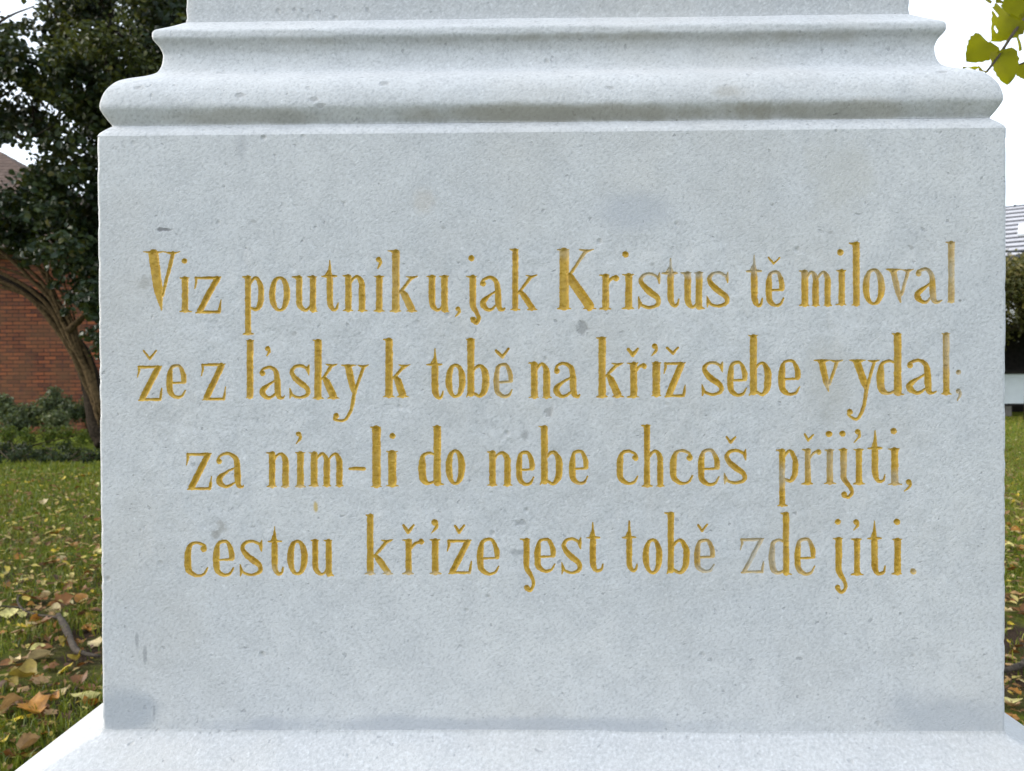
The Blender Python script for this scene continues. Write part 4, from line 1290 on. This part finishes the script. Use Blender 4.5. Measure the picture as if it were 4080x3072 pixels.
for (px, py, r_) in ((120, 1010, 60), (60, 960, 60), (260, 1060, 70), (330, 1110, 70), (380, 1180, 70), (230, 1130, 40), (390, 1260, 55), (360, 1330, 40), (395, 1340, 50), (330, 1210, 34), (280, 1190, 36), (410, 1400, 50),
                     (255, 1240, 28), (90, 1050, 30), (390, 1080, 80)):
    clump_px(px, py, r_, TY - .45 + cr.uniform(-.15, .1), 1.1)
P, Dn, T = clump_points(IV, 620, 5)
sky_hole = np.ones(len(P), bool)                # thin spots of the crown where sky and roof show
Rm = np.array(CAM_ROT)
pc = (P - np.array(CAM)) @ Rm
ppx, ppy = PW / 2 + FPX * pc[:, 0] / -pc[:, 2], PH / 2 - FPX * pc[:, 1] / -pc[:, 2]
hr = np.random.default_rng(77)
for (hx_, hy_, ra, rb_, kp) in ((20, 20, 130, 75, .04), (22, 600, 46, 28, .08), (20, 720, 80, 70, .45), (10, 860, 60, 80, .7), (20, 360, 60, 45, .3), (285, 520, 60, 40, .4), (90, 560, 70, 40, .45), (270, 660, 45, 40, .35), (150, 620, 60, 30, .5), (300, 350, 60, 25, .5)):
    q_ = ((ppx - hx_) / ra) ** 2 + ((ppy - hy_) / rb_) ** 2
    sky_hole &= (q_ > 1) | (hr.random(len(P)) < kp)
P, Dn, T = P[sky_hole], Dn[sky_hole], T[sky_hole]
sz = np.random.default_rng(8).uniform(0.045, 0.095, len(P))
V, Q, TT = leaves(P - np.array(tree.location), Dn, sz, T, 3, aspect=.9)
np_mesh('ivy_foliage', V, Q, M_IVY, tree, False, None, {'tint': TT})

# a second, twiggier tree behind and above it
TY2 = 11.0
tree2 = tag(empty('twiggy_tree', Vector((pt(760, 1600, TY2).x, TY2, 0))), 'olive leaved tree with fine bare twigs behind the ivy crown', 'tree')
mb = MB()
tstem(mb, [(770, 1740), (760, 1300), (720, 800), (640, 300), (600, -200), (560, -700)], [60, 52, 46, 38, 26, 10], TY2, TY2, tree2, 10, .1, 2)
mb.build('trunk', M_TWIG, tree2)
mb = MB()
for i in range(110):
    sx, sy = rng.uniform(260, 860), rng.uniform(0, 560)
    L_ = rng.uniform(80, 300)
    a = rng.uniform(-2.6, -.5)
    ex, ey = sx + math.cos(a) * L_, sy + math.sin(a) * L_
    yy_ = TY2 + rng.uniform(-2.6, .4)
    tstem(mb, [(sx, sy), ((sx + ex) / 2 + rng.uniform(-25, 25), (sy + ey) / 2 + rng.uniform(-25, 25)), (ex, ey)], [4.5, 3.4, 1.6], yy_, yy_ - rng.uniform(-.5, .5), tree2, 4, .05, i, 4)
mb.build('branches', M_TWIG, tree2)
IV = []
for _ in range(34):
    clump_px(cr.uniform(60, 760), cr.uniform(-120, 400), cr.uniform(55, 105), TY - cr.uniform(.9, 1.6), .5)
for _ in range(46):
    clump_px(cr.uniform(200, 900), cr.uniform(-200, 480), cr.uniform(70, 130), TY2 + cr.uniform(-1.2, 1.0), .55)
for _ in range(26):
    clump_px(cr.uniform(900, 2300), cr.uniform(-400, 700), cr.uniform(120, 220), TY2 + cr.uniform(-1.2, 1.0), .3)
P, Dn, T = clump_points(IV, 520, 15)
V, Q, TT = leaves(P - np.array(tree2.location), Dn, np.random.default_rng(9).uniform(0.045, 0.09, len(P)), T, 4, aspect=.55)
np_mesh('foliage', V, Q, M_SHRUBTREE, tree2, False, None, {'tint': TT})

# ------------------------------------------------------------------ low plants in front of the brick wall
M_GREY = leaf_mat('grey_green_leaf', [(0.0, (0.035, 0.056, 0.026)), (0.4, (0.085, 0.120, 0.050)), (0.75, (0.150, 0.190, 0.075)), (1.0, (0.24, 0.24, 0.10))], 0.5, 0.25, 0.3)
M_DARKP = leaf_mat('dark_low_leaf', [(0.0, (0.008, 0.022, 0.012)), (0.4, (0.020, 0.050, 0.020)), (0.75, (0.045, 0.080, 0.025)), (1.0, (0.12, 0.12, 0.03))], 0.5, 0.2, 0.3)
M_LIME = leaf_mat('bright_low_leaf', [(0.0, (0.040, 0.080, 0.008)), (0.4, (0.110, 0.175, 0.015)), (0.75, (0.18, 0.23, 0.02)), (1.0, (0.28, 0.26, 0.04))], 0.5, 0.3, 0.3)


def low_plant(name, label, cat, mat, clumps, per, size, seed, asp, group=None, stem_n=14):
    base = clumps[0]
    root = tag(empty(name, Vector((base[0][0], base[0][1], 0))), label, cat, group)
    P, Dn, T = clump_points(clumps, per * 6, seed, .85, .5)
    keep = P[:, 2] > 0.01
    P, Dn, T = P[keep], Dn[keep], T[keep]
    V, Q, TT = leaves(P - np.array(root.location), Dn, np.random.default_rng(seed).uniform(size * .6, size * 1.3, len(P)), T, seed + 1, aspect=asp)
    np_mesh('foliage', V, Q, mat, root, False, None, {'tint': TT})
    mb = MB()
    r_ = random.Random(seed)
    for i in range(stem_n):
        c, r, d_ = r_.choice(clumps)
        e = Vector((c[0] + r_.uniform(-.6, .6) * r, c[1] + r_.uniform(-.6, .6) * r, c[2] + r_.uniform(0, .8) * r)) - root.location
        s = Vector((0, 0, -0.02))
        mb.tube([s, (s + e) / 2 + Vector((r_.uniform(-.04, .04), r_.uniform(-.04, .04), .02)), e], [.008, .006, .003], 5)
    mb.build('stems', M_TWIG, root)
    return root


def cl(px, py, r_px, Y, d=1.0):
    p = pt(px, py, Y)
    return ((p.x, p.y, max(p.z, 0.03)), r_px / FPX * (Y - CAM.y), d)


SG = 'low shrubs at the foot of the brick wall'
low_plant('garden_shrub', 'grey green leafy shrub at the left edge under the brick wall', 'shrub', M_GREY,
          [cl(40, 1650, 60, 11.5), cl(0, 1620, 60, 11.6), cl(95, 1650, 55, 11.4), cl(-90, 1620, 90, 11.6), cl(60, 1690, 60, 11.0), cl(10, 1600, 40, 11.7)], 330, .07, 31, .5, SG)
low_plant('garden_shrub', 'taller grey green shrub standing left of the leaning trunk', 'shrub', M_GREY,
          [cl(190, 1620, 55, 11.6), cl(240, 1610, 50, 11.7), cl(150, 1660, 55, 11.4), cl(280, 1640, 55, 11.5), cl(215, 1570, 36, 11.8), cl(220, 1680, 60, 11.0)], 330, .07, 32, .5, SG)
low_plant('garden_shrub', 'leafy shrub behind the foot of the trunk beside the block', 'shrub', M_GREY,
          [cl(360, 1600, 50, 11.9), cl(400, 1560, 60, 12.0), cl(330, 1650, 50, 11.8), cl(480, 1600, 90, 12.0)], 260, .065, 33, .5, SG)
PG = 'dark low plants along the lawn edge'
low_plant('ground_cover_plant', 'bright green low plant strip between grey shrubs and dark plants', 'plant', M_LIME,
          [cl(30, 1730, 45, 10.3), cl(110, 1735, 45, 10.3), cl(200, 1735, 45, 10.3), cl(270, 1725, 42, 10.4), cl(330, 1740, 40, 10.3), cl(-70, 1740, 60, 10.4)], 420, .05, 34, .4, PG, 8)
low_plant('ground_cover_plant', 'dark feathery low plant at the lawn edge, left one', 'plant', M_DARKP,
          [cl(60, 1850, 36, 8.9), cl(130, 1835, 50, 9.1), cl(-10, 1870, 26, 8.7), cl(170, 1862, 28, 8.8), cl(70, 1820, 50, 9.3), cl(20, 1800, 50, 9.5), cl(-60, 1810, 70, 9.4), cl(90, 1790, 40, 9.7)], 480, .055, 35, .35, PG, 8)
low_plant('ground_cover_plant', 'dark feathery low plant spreading at the lawn edge under the trunk', 'plant', M_DARKP,
          [cl(250, 1855, 34, 8.9), cl(345, 1862, 26, 8.8), cl(225, 1830, 46, 9.1), cl(300, 1815, 50, 9.3), cl(180, 1810, 45, 9.5), cl(355, 1830, 45, 9.2), cl(420, 1820, 60, 9.2), cl(260, 1780, 36, 9.8)], 480, .055, 36, .35, PG, 8)

# ------------------------------------------------------------------ brick building on the left
k = N('old_brick')
v = k.coord()
sep = k.n('SeparateXYZ'); k.l(v, sep.inputs[0])
cmb = k.n('CombineXYZ')
k.l(k.math('ADD', sep.outputs['X'], sep.outputs['Y']), cmb.inputs['X'])
k.l(sep.outputs['Z'], cmb.inputs['Y'])
br = k.n('TexBrick')
k.l(cmb.outputs[0], br.inputs['Vector'])
br.inputs['Scale'].default_value = 1.0
br.inputs['Brick Width'].default_value = 0.24
br.inputs['Row Height'].default_value = 0.075
br.inputs['Mortar Size'].default_value = 0.010
br.inputs['Mortar Smooth'].default_value = 0.3
br.inputs['Bias'].default_value = -0.1
br.inputs['Color1'].default_value = (0.310, 0.098, 0.045, 1)
br.inputs['Color2'].default_value = (0.110, 0.042, 0.030, 1)
br.inputs['Mortar'].default_value = (0.040, 0.028, 0.024, 1)
n1 = k.noise(v, 1.4, 5, .6)
c = k.mix(k.ramp(n1, [(0.4, (0, 0, 0)), (0.68, (.75, .75, .75))]), br.outputs['Color'], (0.17, 0.09, 0.05))
c = k.mix(k.ramp(k.noise(v, 9, 4, .6), [(.5, (0, 0, 0)), (.72, (.6, .6, .6))]), c, (0.075, 0.045, 0.045))
k.l(c, k.b.inputs['Base Color'])
k.b.inputs['Roughness'].default_value = 0.92
k.b.inputs['Specular IOR Level'].default_value = 0.15
k.l(k.bump(k.math('SUBTRACT', 1.0, br.outputs['Fac']), 0.8, 0.01), k.b.inputs['Normal'])
M_BRICK = k.m
M_TILE = simple_mat('old_clay_tile', (0.105, 0.070, 0.056), 0.85, 0.35, 6, 0.01, 0.2)
M_WOOD = simple_mat('grey_timber', (0.10, 0.085, 0.075), 0.85, 0.3, 12, 0.003, 0.2)

BY = 14.0
bx1 = pt(470, 1400, BY).x
bx0 = -18.0
ze = pt(60, 1000, BY).z
bb = tag(empty('brick_building', ((bx0 + bx1) / 2, BY + 3, 0)), 'old red brick building with a hipped clay tile roof behind the ivy tree', 'building')
L0 = bb.location


def loc(x, y, z): return (x - L0.x, y - L0.y, z - L0.z)


mb = MB()
mb.box(loc(bx0, BY, -0.1), loc(bx1, BY + 6, ze))
mb.build('wall', M_BRICK, bb, False)
mb = MB()
mb.box(loc(bx0 - .05, BY - 0.06, ze - 0.16), loc(bx1 + .05, BY - 0.003, ze - 0.03))
mb.build('cornice', M_BRICK, bb, False)
# hipped roof laid in stepped tile courses
mb = MB()
OV, RISE, NROW = 0.28, 0.82, 30
half = 3.0 + OV
for i in range(NROW):
    t0_, t1_ = i / NROW, (i + 1.12) / NROW
    d0, d1 = half * t0_, min(half, half * t1_)
    z0_ = ze + d0 * RISE * 1.05
    z1_ = ze + d1 * RISE * 1.05 - 0.012
    x_l0, x_r0, y_f0, y_b0 = bx0 - OV + d0 * 1.4, bx1 + OV - d0 * 1.4, BY - OV + d0, BY + 6 + OV - d0
    x_l1, x_r1, y_f1, y_b1 = bx0 - OV + d1 * 1.4, bx1 + OV - d1 * 1.4, BY - OV + d1, BY + 6 + OV - d1
    th = 0.025
    A = [loc(x_l0, y_f0, z0_), loc(x_r0, y_f0, z0_), loc(x_r0, y_b0, z0_), loc(x_l0, y_b0, z0_)]
    B = [loc(x_l0, y_f0, z0_ + th), loc(x_r0, y_f0, z0_ + th), loc(x_r0, y_b0, z0_ + th), loc(x_l0, y_b0, z0_ + th)]
    Cc = [loc(x_l1, y_f1, z1_ + th), loc(x_r1, y_f1, z1_ + th), loc(x_r1, y_b1, z1_ + th), loc(x_l1, y_b1, z1_ + th)]
    Fq = []
    for s in range(4):
        e = (s + 1) % 4
        Fq += [(s, e, 4 + e, 4 + s), (4 + s, 4 + e, 8 + e, 8 + s)]
    mb.add(A + B + Cc, Fq)
roof = mb.build('roof', M_TILE, bb, False)
mb = MB()
mb.box(loc(bx0 - OV, BY - OV - .02, ze - 0.02), loc(bx1 + OV, BY - OV + .02, ze + .02))
mb.tube([loc(bx0 - OV, BY - OV - .08, ze + .0), loc(bx1 + OV, BY - OV - .08, ze - .02)], [.055, .055], 8)
mb.build('gutter', M_WOOD, bb, True, 40)

# ------------------------------------------------------------------ right side: shelter, hedge trees, house, line
M_WHITE = simple_mat('white_render', (0.74, 0.78, 0.82), 0.7, 0.06, 3, 0.002, 0.3)
M_CONC = simple_mat('grey_concrete', (0.17, 0.155, 0.135), 0.9, 0.25, 7, 0.006, 0.2)
M_DARK = simple_mat('dark_timber_and_shade', (0.022, 0.018, 0.016), 0.8, 0.4, 9, 0.003, 0.2)
M_SLATE = simple_mat('pale_roof_slab', (0.40, 0.395, 0.42), 0.7, 0.12, 5, 0.003, 0.4)
M_GAP = simple_mat('dark_roof_edge', (0.028, 0.030, 0.038), 0.7, 0.2, 5, 0.0, 0.3)
M_HOUSE = simple_mat('pale_house_render', (0.36, 0.37, 0.38), 0.8, 0.1, 3, 0.002, 0.2)
M_GLASS = simple_mat('window_glass', (0.30, 0.36, 0.42), 0.08, 0.1, 2, 0.0, 0.9)
SY = 19.0
yz = lambda py: pt(4040, py, SY).z
sx0 = pt(3993, 1500, SY).x - 3.2
sx1 = sx0 + 9.0
hx = pt(4036, 1640, SY).x
sh_ = tag(empty('garden_shelter', ((sx0 + sx1) / 2, SY + 1.2, 0)), 'low open shelter with white parapet and dark inside at the far right lawn edge', 'shelter')
L0 = sh_.location
zc_, zd_ = yz(1490), yz(1608)
mb = MB(); mb.box(loc(sx0, SY, zd_), loc(sx1, SY + .12, zc_)); mb.build('parapet', M_WHITE, sh_, False)
mb = MB(); mb.box(loc(sx0 - .03, SY - .06, zc_ + .002), loc(sx1 + .03, SY + .2, yz(1476))); mb.build('sill', M_DARK, sh_, False)
mb = MB(); mb.box(loc(sx0, SY + .03, zd_ - .06), loc(sx1, SY + .16, zd_ - .003)); mb.build('bottom_rail', M_DARK, sh_, False)
for x_ in (hx - 1.1, hx - 4.0, hx + 2.8):
    mb = MB(); mb.box(loc(x_, SY + .05, -.05), loc(x_ + 1.1, SY + .55, zd_ - .063)); mb.build('pier', M_CONC, sh_, False)
px_ = pt(4004, 1450, SY).x
for x_ in (sx0 + .02, px_ - .12, px_ + 3.4, sx1 - .14):
    mb = MB(); mb.box(loc(x_, SY + .02, yz(1476) + .002), loc(x_ + .1, SY + .12, 2.25)); mb.build('post', M_WHITE, sh_, False)
mb = MB(); mb.box(loc(sx0, SY + 2.3, -.05), loc(sx1, SY + 2.4, 2.25)); mb.build('back_wall', M_DARK, sh_, False)  # near-black colour stands for the shade inside the shelter
mb = MB(); mb.box(loc(sx0 - .25, SY - .3, 2.252), loc(sx1 + .25, SY + 2.7, 2.36)); mb.build('roof', M_DARK, sh_, False)

M_HEDGE = leaf_mat('hedge_leaf', [(0.0, (0.030, 0.034, 0.008)), (0.35, (0.075, 0.080, 0.014)), (0.6, (0.14, 0.13, 0.025)), (0.85, (0.23, 0.19, 0.05)), (1.0, (0.34, 0.27, 0.12))], 0.5, 0.25, 0.3)
HG = 'autumn trees in front of the shelter'


def hedge_tree(label, cx_, Y, zc, r, seed):
    root = tag(empty('autumn_tree', (cx_, Y, 0)), label, 'tree', HG)
    r_ = random.Random(seed)
    mb = MB()
    mb.tube([(0, 0, -.05), (.05, 0, zc * .5), (0, .05, zc), (.1, 0, zc + r * .8)], [.13, .11, .08, .03], 8, .08, seed)
    mb.build('trunk', M_TWIG, root)
    mb = MB()
    cls = []
    for i in range(34):
        u = Vector((r_.gauss(0, 1), r_.gauss(0, 1), r_.gauss(0, 1))).normalized() * r * r_.uniform(.35, .95)
        u.z *= .85
        c = Vector((0, 0, zc)) + u
        if c.z - .35 < 1.78 - .18: c.z = 2.0 + r_.uniform(0, .4)
        cls.append(((c.x, c.y, c.z), r_.uniform(.36, .62), .55))
        mb.tube([(0, 0, zc * .7 + r_.uniform(-.2, .6)), tuple(c * .55 + Vector((0, 0, zc * .35))), tuple(c)], [.04, .025, .01], 5, .1, i)
    mb.build('branches', M_TWIG, root)
    P, Dn, T = clump_points(cls, 480, seed)
    V, Q, TT = leaves(P, Dn, np.random.default_rng(seed).uniform(.06, .12, len(P)), T, seed, aspect=.6)
    np_mesh('crown', V, Q, M_HEDGE, root, False, None, {'tint': TT})


hX = pt(4040, 1300, 17.5).x
hedge_tree('olive brown autumn tree at the right photo edge in front of the shelter', hX + .3, 17.4, 2.75, 1.25, 51)
hedge_tree('autumn tree further right, beyond the photo edge by the shelter', hX + 3.0, 17.6, 2.9, 1.4, 52)
hedge_tree('autumn tree behind the block, nearest to it, by the shelter', hX - 2.4, 17.6, 2.75, 1.3, 53)

# house with a rotated slab-tiled roof
HA = -math.atan2(.54, .78)
A_ = pt(4040, 829, 31.0)
house = tag(empty('white_house', (A_.x, A_.y, 0), HA), 'white house with pale slab tiled roof and roof window far behind the right trees', 'house')
zr = A_.z
HD, HL, SL = 4.2, 9.0, 0.62
ze_ = zr - HD * SL
mb = MB(); mb.box((-HL + .4, -HD + .4, -.1), (HL - .4, HD - .4, ze_ + .12))
mb.add([(-HL + .4, -HD + .4, ze_ + .12), (-HL + .4, HD - .4, ze_ + .12), (-HL + .4, 0, zr - .25)], [(0, 1, 2)])
mb.add([(HL - .4, -HD + .4, ze_ + .12), (HL - .4, HD - .4, ze_ + .12), (HL - .4, 0, zr - .25)], [(0, 1, 2)])
mb.build('wall', M_HOUSE, house, False)
mb, mg = MB(), MB()
NR = 12
ang = math.atan(SL)
ln_ = HD / math.cos(ang)
for sgn in (-1, 1):
    for i in range(NR):
        s0, s1 = ln_ * i / NR, ln_ * (i + 1) / NR
        M = Matrix.Translation((0, sgn * HD, ze_)) @ Matrix.Rotation(0 if sgn < 0 else math.pi, 4, 'Z') @ Matrix.Rotation(ang, 4, 'X')
        mb.box((-HL, s0 + .18, .03), (HL, s1 - .004, .075), M)
        mg.box((-HL, s0, -.02), (HL, s0 + .176, .055), M)
    mg.box((-HL, 0, -.06), (HL, ln_, -.022), M)
rf = mb.build('roof', M_SLATE, house, False)
mg.build('tile_edges', M_GAP, rf, False)
mb = MB()
mb.tube([(-HL, 0, zr + .02), (HL, 0, zr + .02)], [.09, .09], 8)
for i in range(40):
    x_ = -HL + i * .45
    mb.tube([(x_, 0, zr + .03), (x_ + .07, 0, zr + .03)], [.12, .12], 8)
mb.build('ridge_tiles', M_GAP, rf, True, 40)
M = Matrix.Translation((0, -HD, ze_)) @ Matrix.Rotation(ang, 4, 'X')
wm_ = MB().box((.22, ln_ - 3.1, .08), (1.5, ln_ - 2.1, .16), M)
wo_ = wm_.build('roof_window', M_WHITE, rf, False)  # pane coloured plain white to stand for its bright reflection
for (x_, z_) in ((-5.5, 1.2), (-2.5, 1.2), (2.5, 1.2), (5.5, 1.2)):
    mb = MB(); mb.box((x_, -HD + .36, z_), (x_ + 1.2, -HD + .398, z_ + 1.4)); wn = mb.build('window', M_WHITE, house, False)
    mb = MB(); mb.box((x_ + .08, -HD + .345, z_ + .08), (x_ + 1.12, -HD + .358, z_ + 1.32)); mb.build('pane', M_GLASS, wn, False)

# overhead line crossing in front of the roof
zl = pt(4040, 1003, 16.0).z
ol = tag(empty('overhead_line', (hX - 5, 16.0, 0)), 'thin dark overhead cable on two poles crossing above the right trees', 'cable')
mb = MB(); mb.tube([(0, 0, -.1), (0, 0, zl + .5)], [.10, .08], 8); mb.build('pole', M_WOOD, ol)
mb = MB(); mb.tube([(13, 0, -.1), (13, 0, zl + .5)], [.10, .08], 8); mb.build('pole', M_WOOD, ol)
mb = MB(); mb.tube([(x_, 0, zl + .002 * (x_ - 6.5) ** 2 - .01) for x_ in np.linspace(0, 13, 24)], [.018] * 24, 6); mb.build('cable', M_GAP, ol)

# ------------------------------------------------------------------ linden twig at the top right
k = N('linden_leaf')
v = k.coord()
c = k.ramp(k.attr('tint'), [(0.0, (0.080, 0.085, 0.003)), (0.5, (0.190, 0.185, 0.004)), (0.8, (0.29, 0.25, 0.008)), (1.0, (0.38, 0.22, 0.012))])
c = k.mix(k.ramp(k.noise(v, 35, 4, .6), [(.42, (0, 0, 0)), (.7, (.6, .6, .6))]), c, (0.055, 0.045, 0.006))
k.l(c, k.b.inputs['Base Color'])
k.b.inputs['Roughness'].default_value = 0.55
k.b.inputs['Specular IOR Level'].default_value = 0.15
tr = k.n('BsdfTranslucent'); k.l(k.mix(0.6, c, (0.52, 0.50, 0.004)), tr.inputs['Color'])
mx = k.n('MixShader'); mx.inputs[0].default_value = 0.65
k.l(k.b.outputs[0], mx.inputs[1]); k.l(tr.outputs[0], mx.inputs[2]); k.l(mx.outputs[0], k.out.inputs[0])
M_LIN = k.m
lin = tag(empty('linden_tree', (3.1, 2.6, 0)), 'linden tree reaching a leafy olive green twig in at the top right', 'tree')
L0v = Vector(lin.location)
mb = MB()
mb.tube([(0, 0, -.05), (.02, 0, 1.2), (-.03, .04, 2.6), (.05, 0, 4.2), (0, 0, 5.6)], [.19, .16, .14, .10, .03], 12, .06, 3)
mb.build('trunk', M_BARK, lin)
mb = MB()


def lp(px, py, Y): return pt(px, py, Y) - L0v


q = [lp(3928, 288, .80), lp(3950, 262, .82), lp(4000, 190, .86), lp(4052, 112, .92), lp(4110, 40, 1.0), lp(4280, -180, 1.25), Vector((-.9, -.9, 2.6)), Vector((0, 0, 2.9))]
rad = [.0020, .0024, .003, .0034, .004, .007, .014, .03]
c_ = catmull([np.array(list(a) + [b]) for a, b in zip(q, rad)], 6)
mb.tube([a[:3] for a in c_], [a[3] for a in c_], 7, .05, 4)
mb.tube([lp(4050, 262, .9), lp(4090, 245, .93), lp(4200, 150, 1.05), lp(4280, -180, 1.25)], [.0015, .002, .003, .005], 6)
for i in range(16):
    a = rng.uniform(0, 6.28)
    e = Vector((math.cos(a) * 1.3 + .35, math.sin(a) * 1.3 + .3, rng.uniform(3.4, 5.4)))
    mb.tube([(0, 0, rng.uniform(2.7, 4.4)), tuple(e * .5 + Vector((0, 0, 1.9))), tuple(e)], [.04, .025, .008], 6, .1, i)
mb.build('branches', M_TWIG, lin)


def linden_leaf(center, size, tipdir, face, seed, tint, bite=0):
    """heart-shaped, serrated leaf blade with a little thickness of form: fold, curl and veins in the outline"""
    r_ = random.Random(seed)
    n = Vector(face).normalized()
    a = Vector(tipdir); a = (a - n * a.dot(n)).normalized()
    b = n.cross(a)
    V, F = [], []
    m = 13
    for i in range(m + 1):
        t = i / m
        wd = .52 * (math.sin(math.pi * (t ** .62)) ** .72 if 0 < t < 1 else 0.0)
        ser = 1 + (.05 if i % 2 else -.04)
        back = -.09 * math.sin(math.pi * min(1, t * 3)) if t < .33 else 0
        for s in (-1, -.5, 0, .5, 1):
            z = .16 * abs(s) * wd + .07 * math.sin(4 * t + s + seed) * abs(s) - .14 * (t - .4) ** 2
            V.append(Vector(center) + a * size * (t - .5 + back * abs(s)) + b * size * wd * s * (ser if abs(s) == 1 else 1) + n * size * z)
    for i in range(m):
        for j in range(4):
            if bite and (i * 4 + j) % bite == 3 and 3 < i < m - 2: continue
            o = i * 5 + j
            F.append((o, o + 1, o + 6, o + 5))
    return V, F, [tint] * len(V)


V, F, T = [], [], []
for (px, py, szp, Y, tip, fc, tn, bt) in ((3992, 105, 165, .92, (-.5, 0, -.6), (.2, -1, .2), .45, 17), (3898, 204, 128, .85, (-.75, 0, -.66), (-.1, -1, .25), .58, 0), (4003, 266, 150, .84, (.3, 0, -1), (.15, -1, .1), .40, 0),
                                          (4050, 152, 120, .95, (.5, .2, -.5), (.8, -.7, .3), .2, 0), (4068, 40, 150, 1.0, (-.3, 0, -1), (-.5, -1, .3), .3, 0), (4085, 290, 90, .95, (.3, 0, -1), (0, -1, .2), .6, 0),
                                          (3862, 272, 60, .80, (-1, 0, -.2), (.1, -.4, 1), .85, 0), (3912, 278, 60, .80, (-.7, 0, -.5), (.5, -.7, .8), .95, 0), (4140, 110, 160, 1.0, (.2, 0, -1), (0, -1, .2), .5, 0), (4180, 260, 150, 1.0, (0, 0, -1), (.2, -1, .1), .5, 0)):
    p = lp(px, py, Y)
    v_, f_, t_ = linden_leaf(p, .92 * szp / FPX * (Y - CAM.y), tip, fc, len(V), tn, bt)
    o = len(V)
    V += v_; F += [tuple(i + o for i in f) for f in f_]; T += t_
for (px, py) in ((3935, 3), (3985, 8), (4022, 4), (3960, -14), (4000, -18), (4060, -10), (4100, -20)):
    v_, f_, t_ = linden_leaf(lp(px, py, 1.75), 44 / FPX * 2.5, (rng.uniform(-1, 1), 0, -.6), (rng.uniform(-.5, .5), -.6, .7), px, rng.uniform(.7, 1), 0)
    o = len(V)
    V += v_; F += [tuple(i + o for i in f) for f in f_]; T += t_
for i in range(900):
    u = Vector((rng.gauss(0, 1), rng.gauss(0, 1), rng.gauss(0, 1))).normalized() * rng.uniform(.5, 1.0)
    c0 = Vector((.45 + u.x * 1.35, .35 + u.y * 1.35, 4.45 + u.z * 1.25))
    v_, f_, t_ = linden_leaf(c0, rng.uniform(.06, .1), (rng.uniform(-1, 1), rng.uniform(-1, 1), -1), (rng.uniform(-1, 1), rng.uniform(-1, 1), .8), i, rng.uniform(.2, 1))
    o = len(V)
    V += v_; F += [tuple(j + o for j in f) for f in f_]; T += t_
np_mesh('foliage', np.array([tuple(q) for q in V]), np.array(F), M_LIN, lin, True, None, {'tint': T})

# ------------------------------------------------------------------ far wood closing the horizon behind the lawn
cls = []
wr = random.Random(91)
for i in range(150):
    x_ = -75 + i + wr.uniform(-1, 1)
    for q in range(3):
        cls.append(((x_ + wr.uniform(-1.5, 1.5), 64 + wr.uniform(-4, 6), 1.2 + q * 1.9 + wr.uniform(-.6, .9)), wr.uniform(1.3, 2.3), 1.0))
P, Dn, T = clump_points(cls, 3.2, 92)
V, Q, TT = leaves(P, Dn, np.random.default_rng(93).uniform(.35, .8, len(P)), T, 94, aspect=.75)
tag(np_mesh('distant_wood', V, Q, M_SHRUBTREE, None, False, None, {'tint': TT}), 'far dark wood closing the horizon behind the lawn', 'wood', kind='stuff')

scene.cycles.use_denoising = True
scene.cycles.max_bounces = 8
scene.cycles.transparent_max_bounces = 4
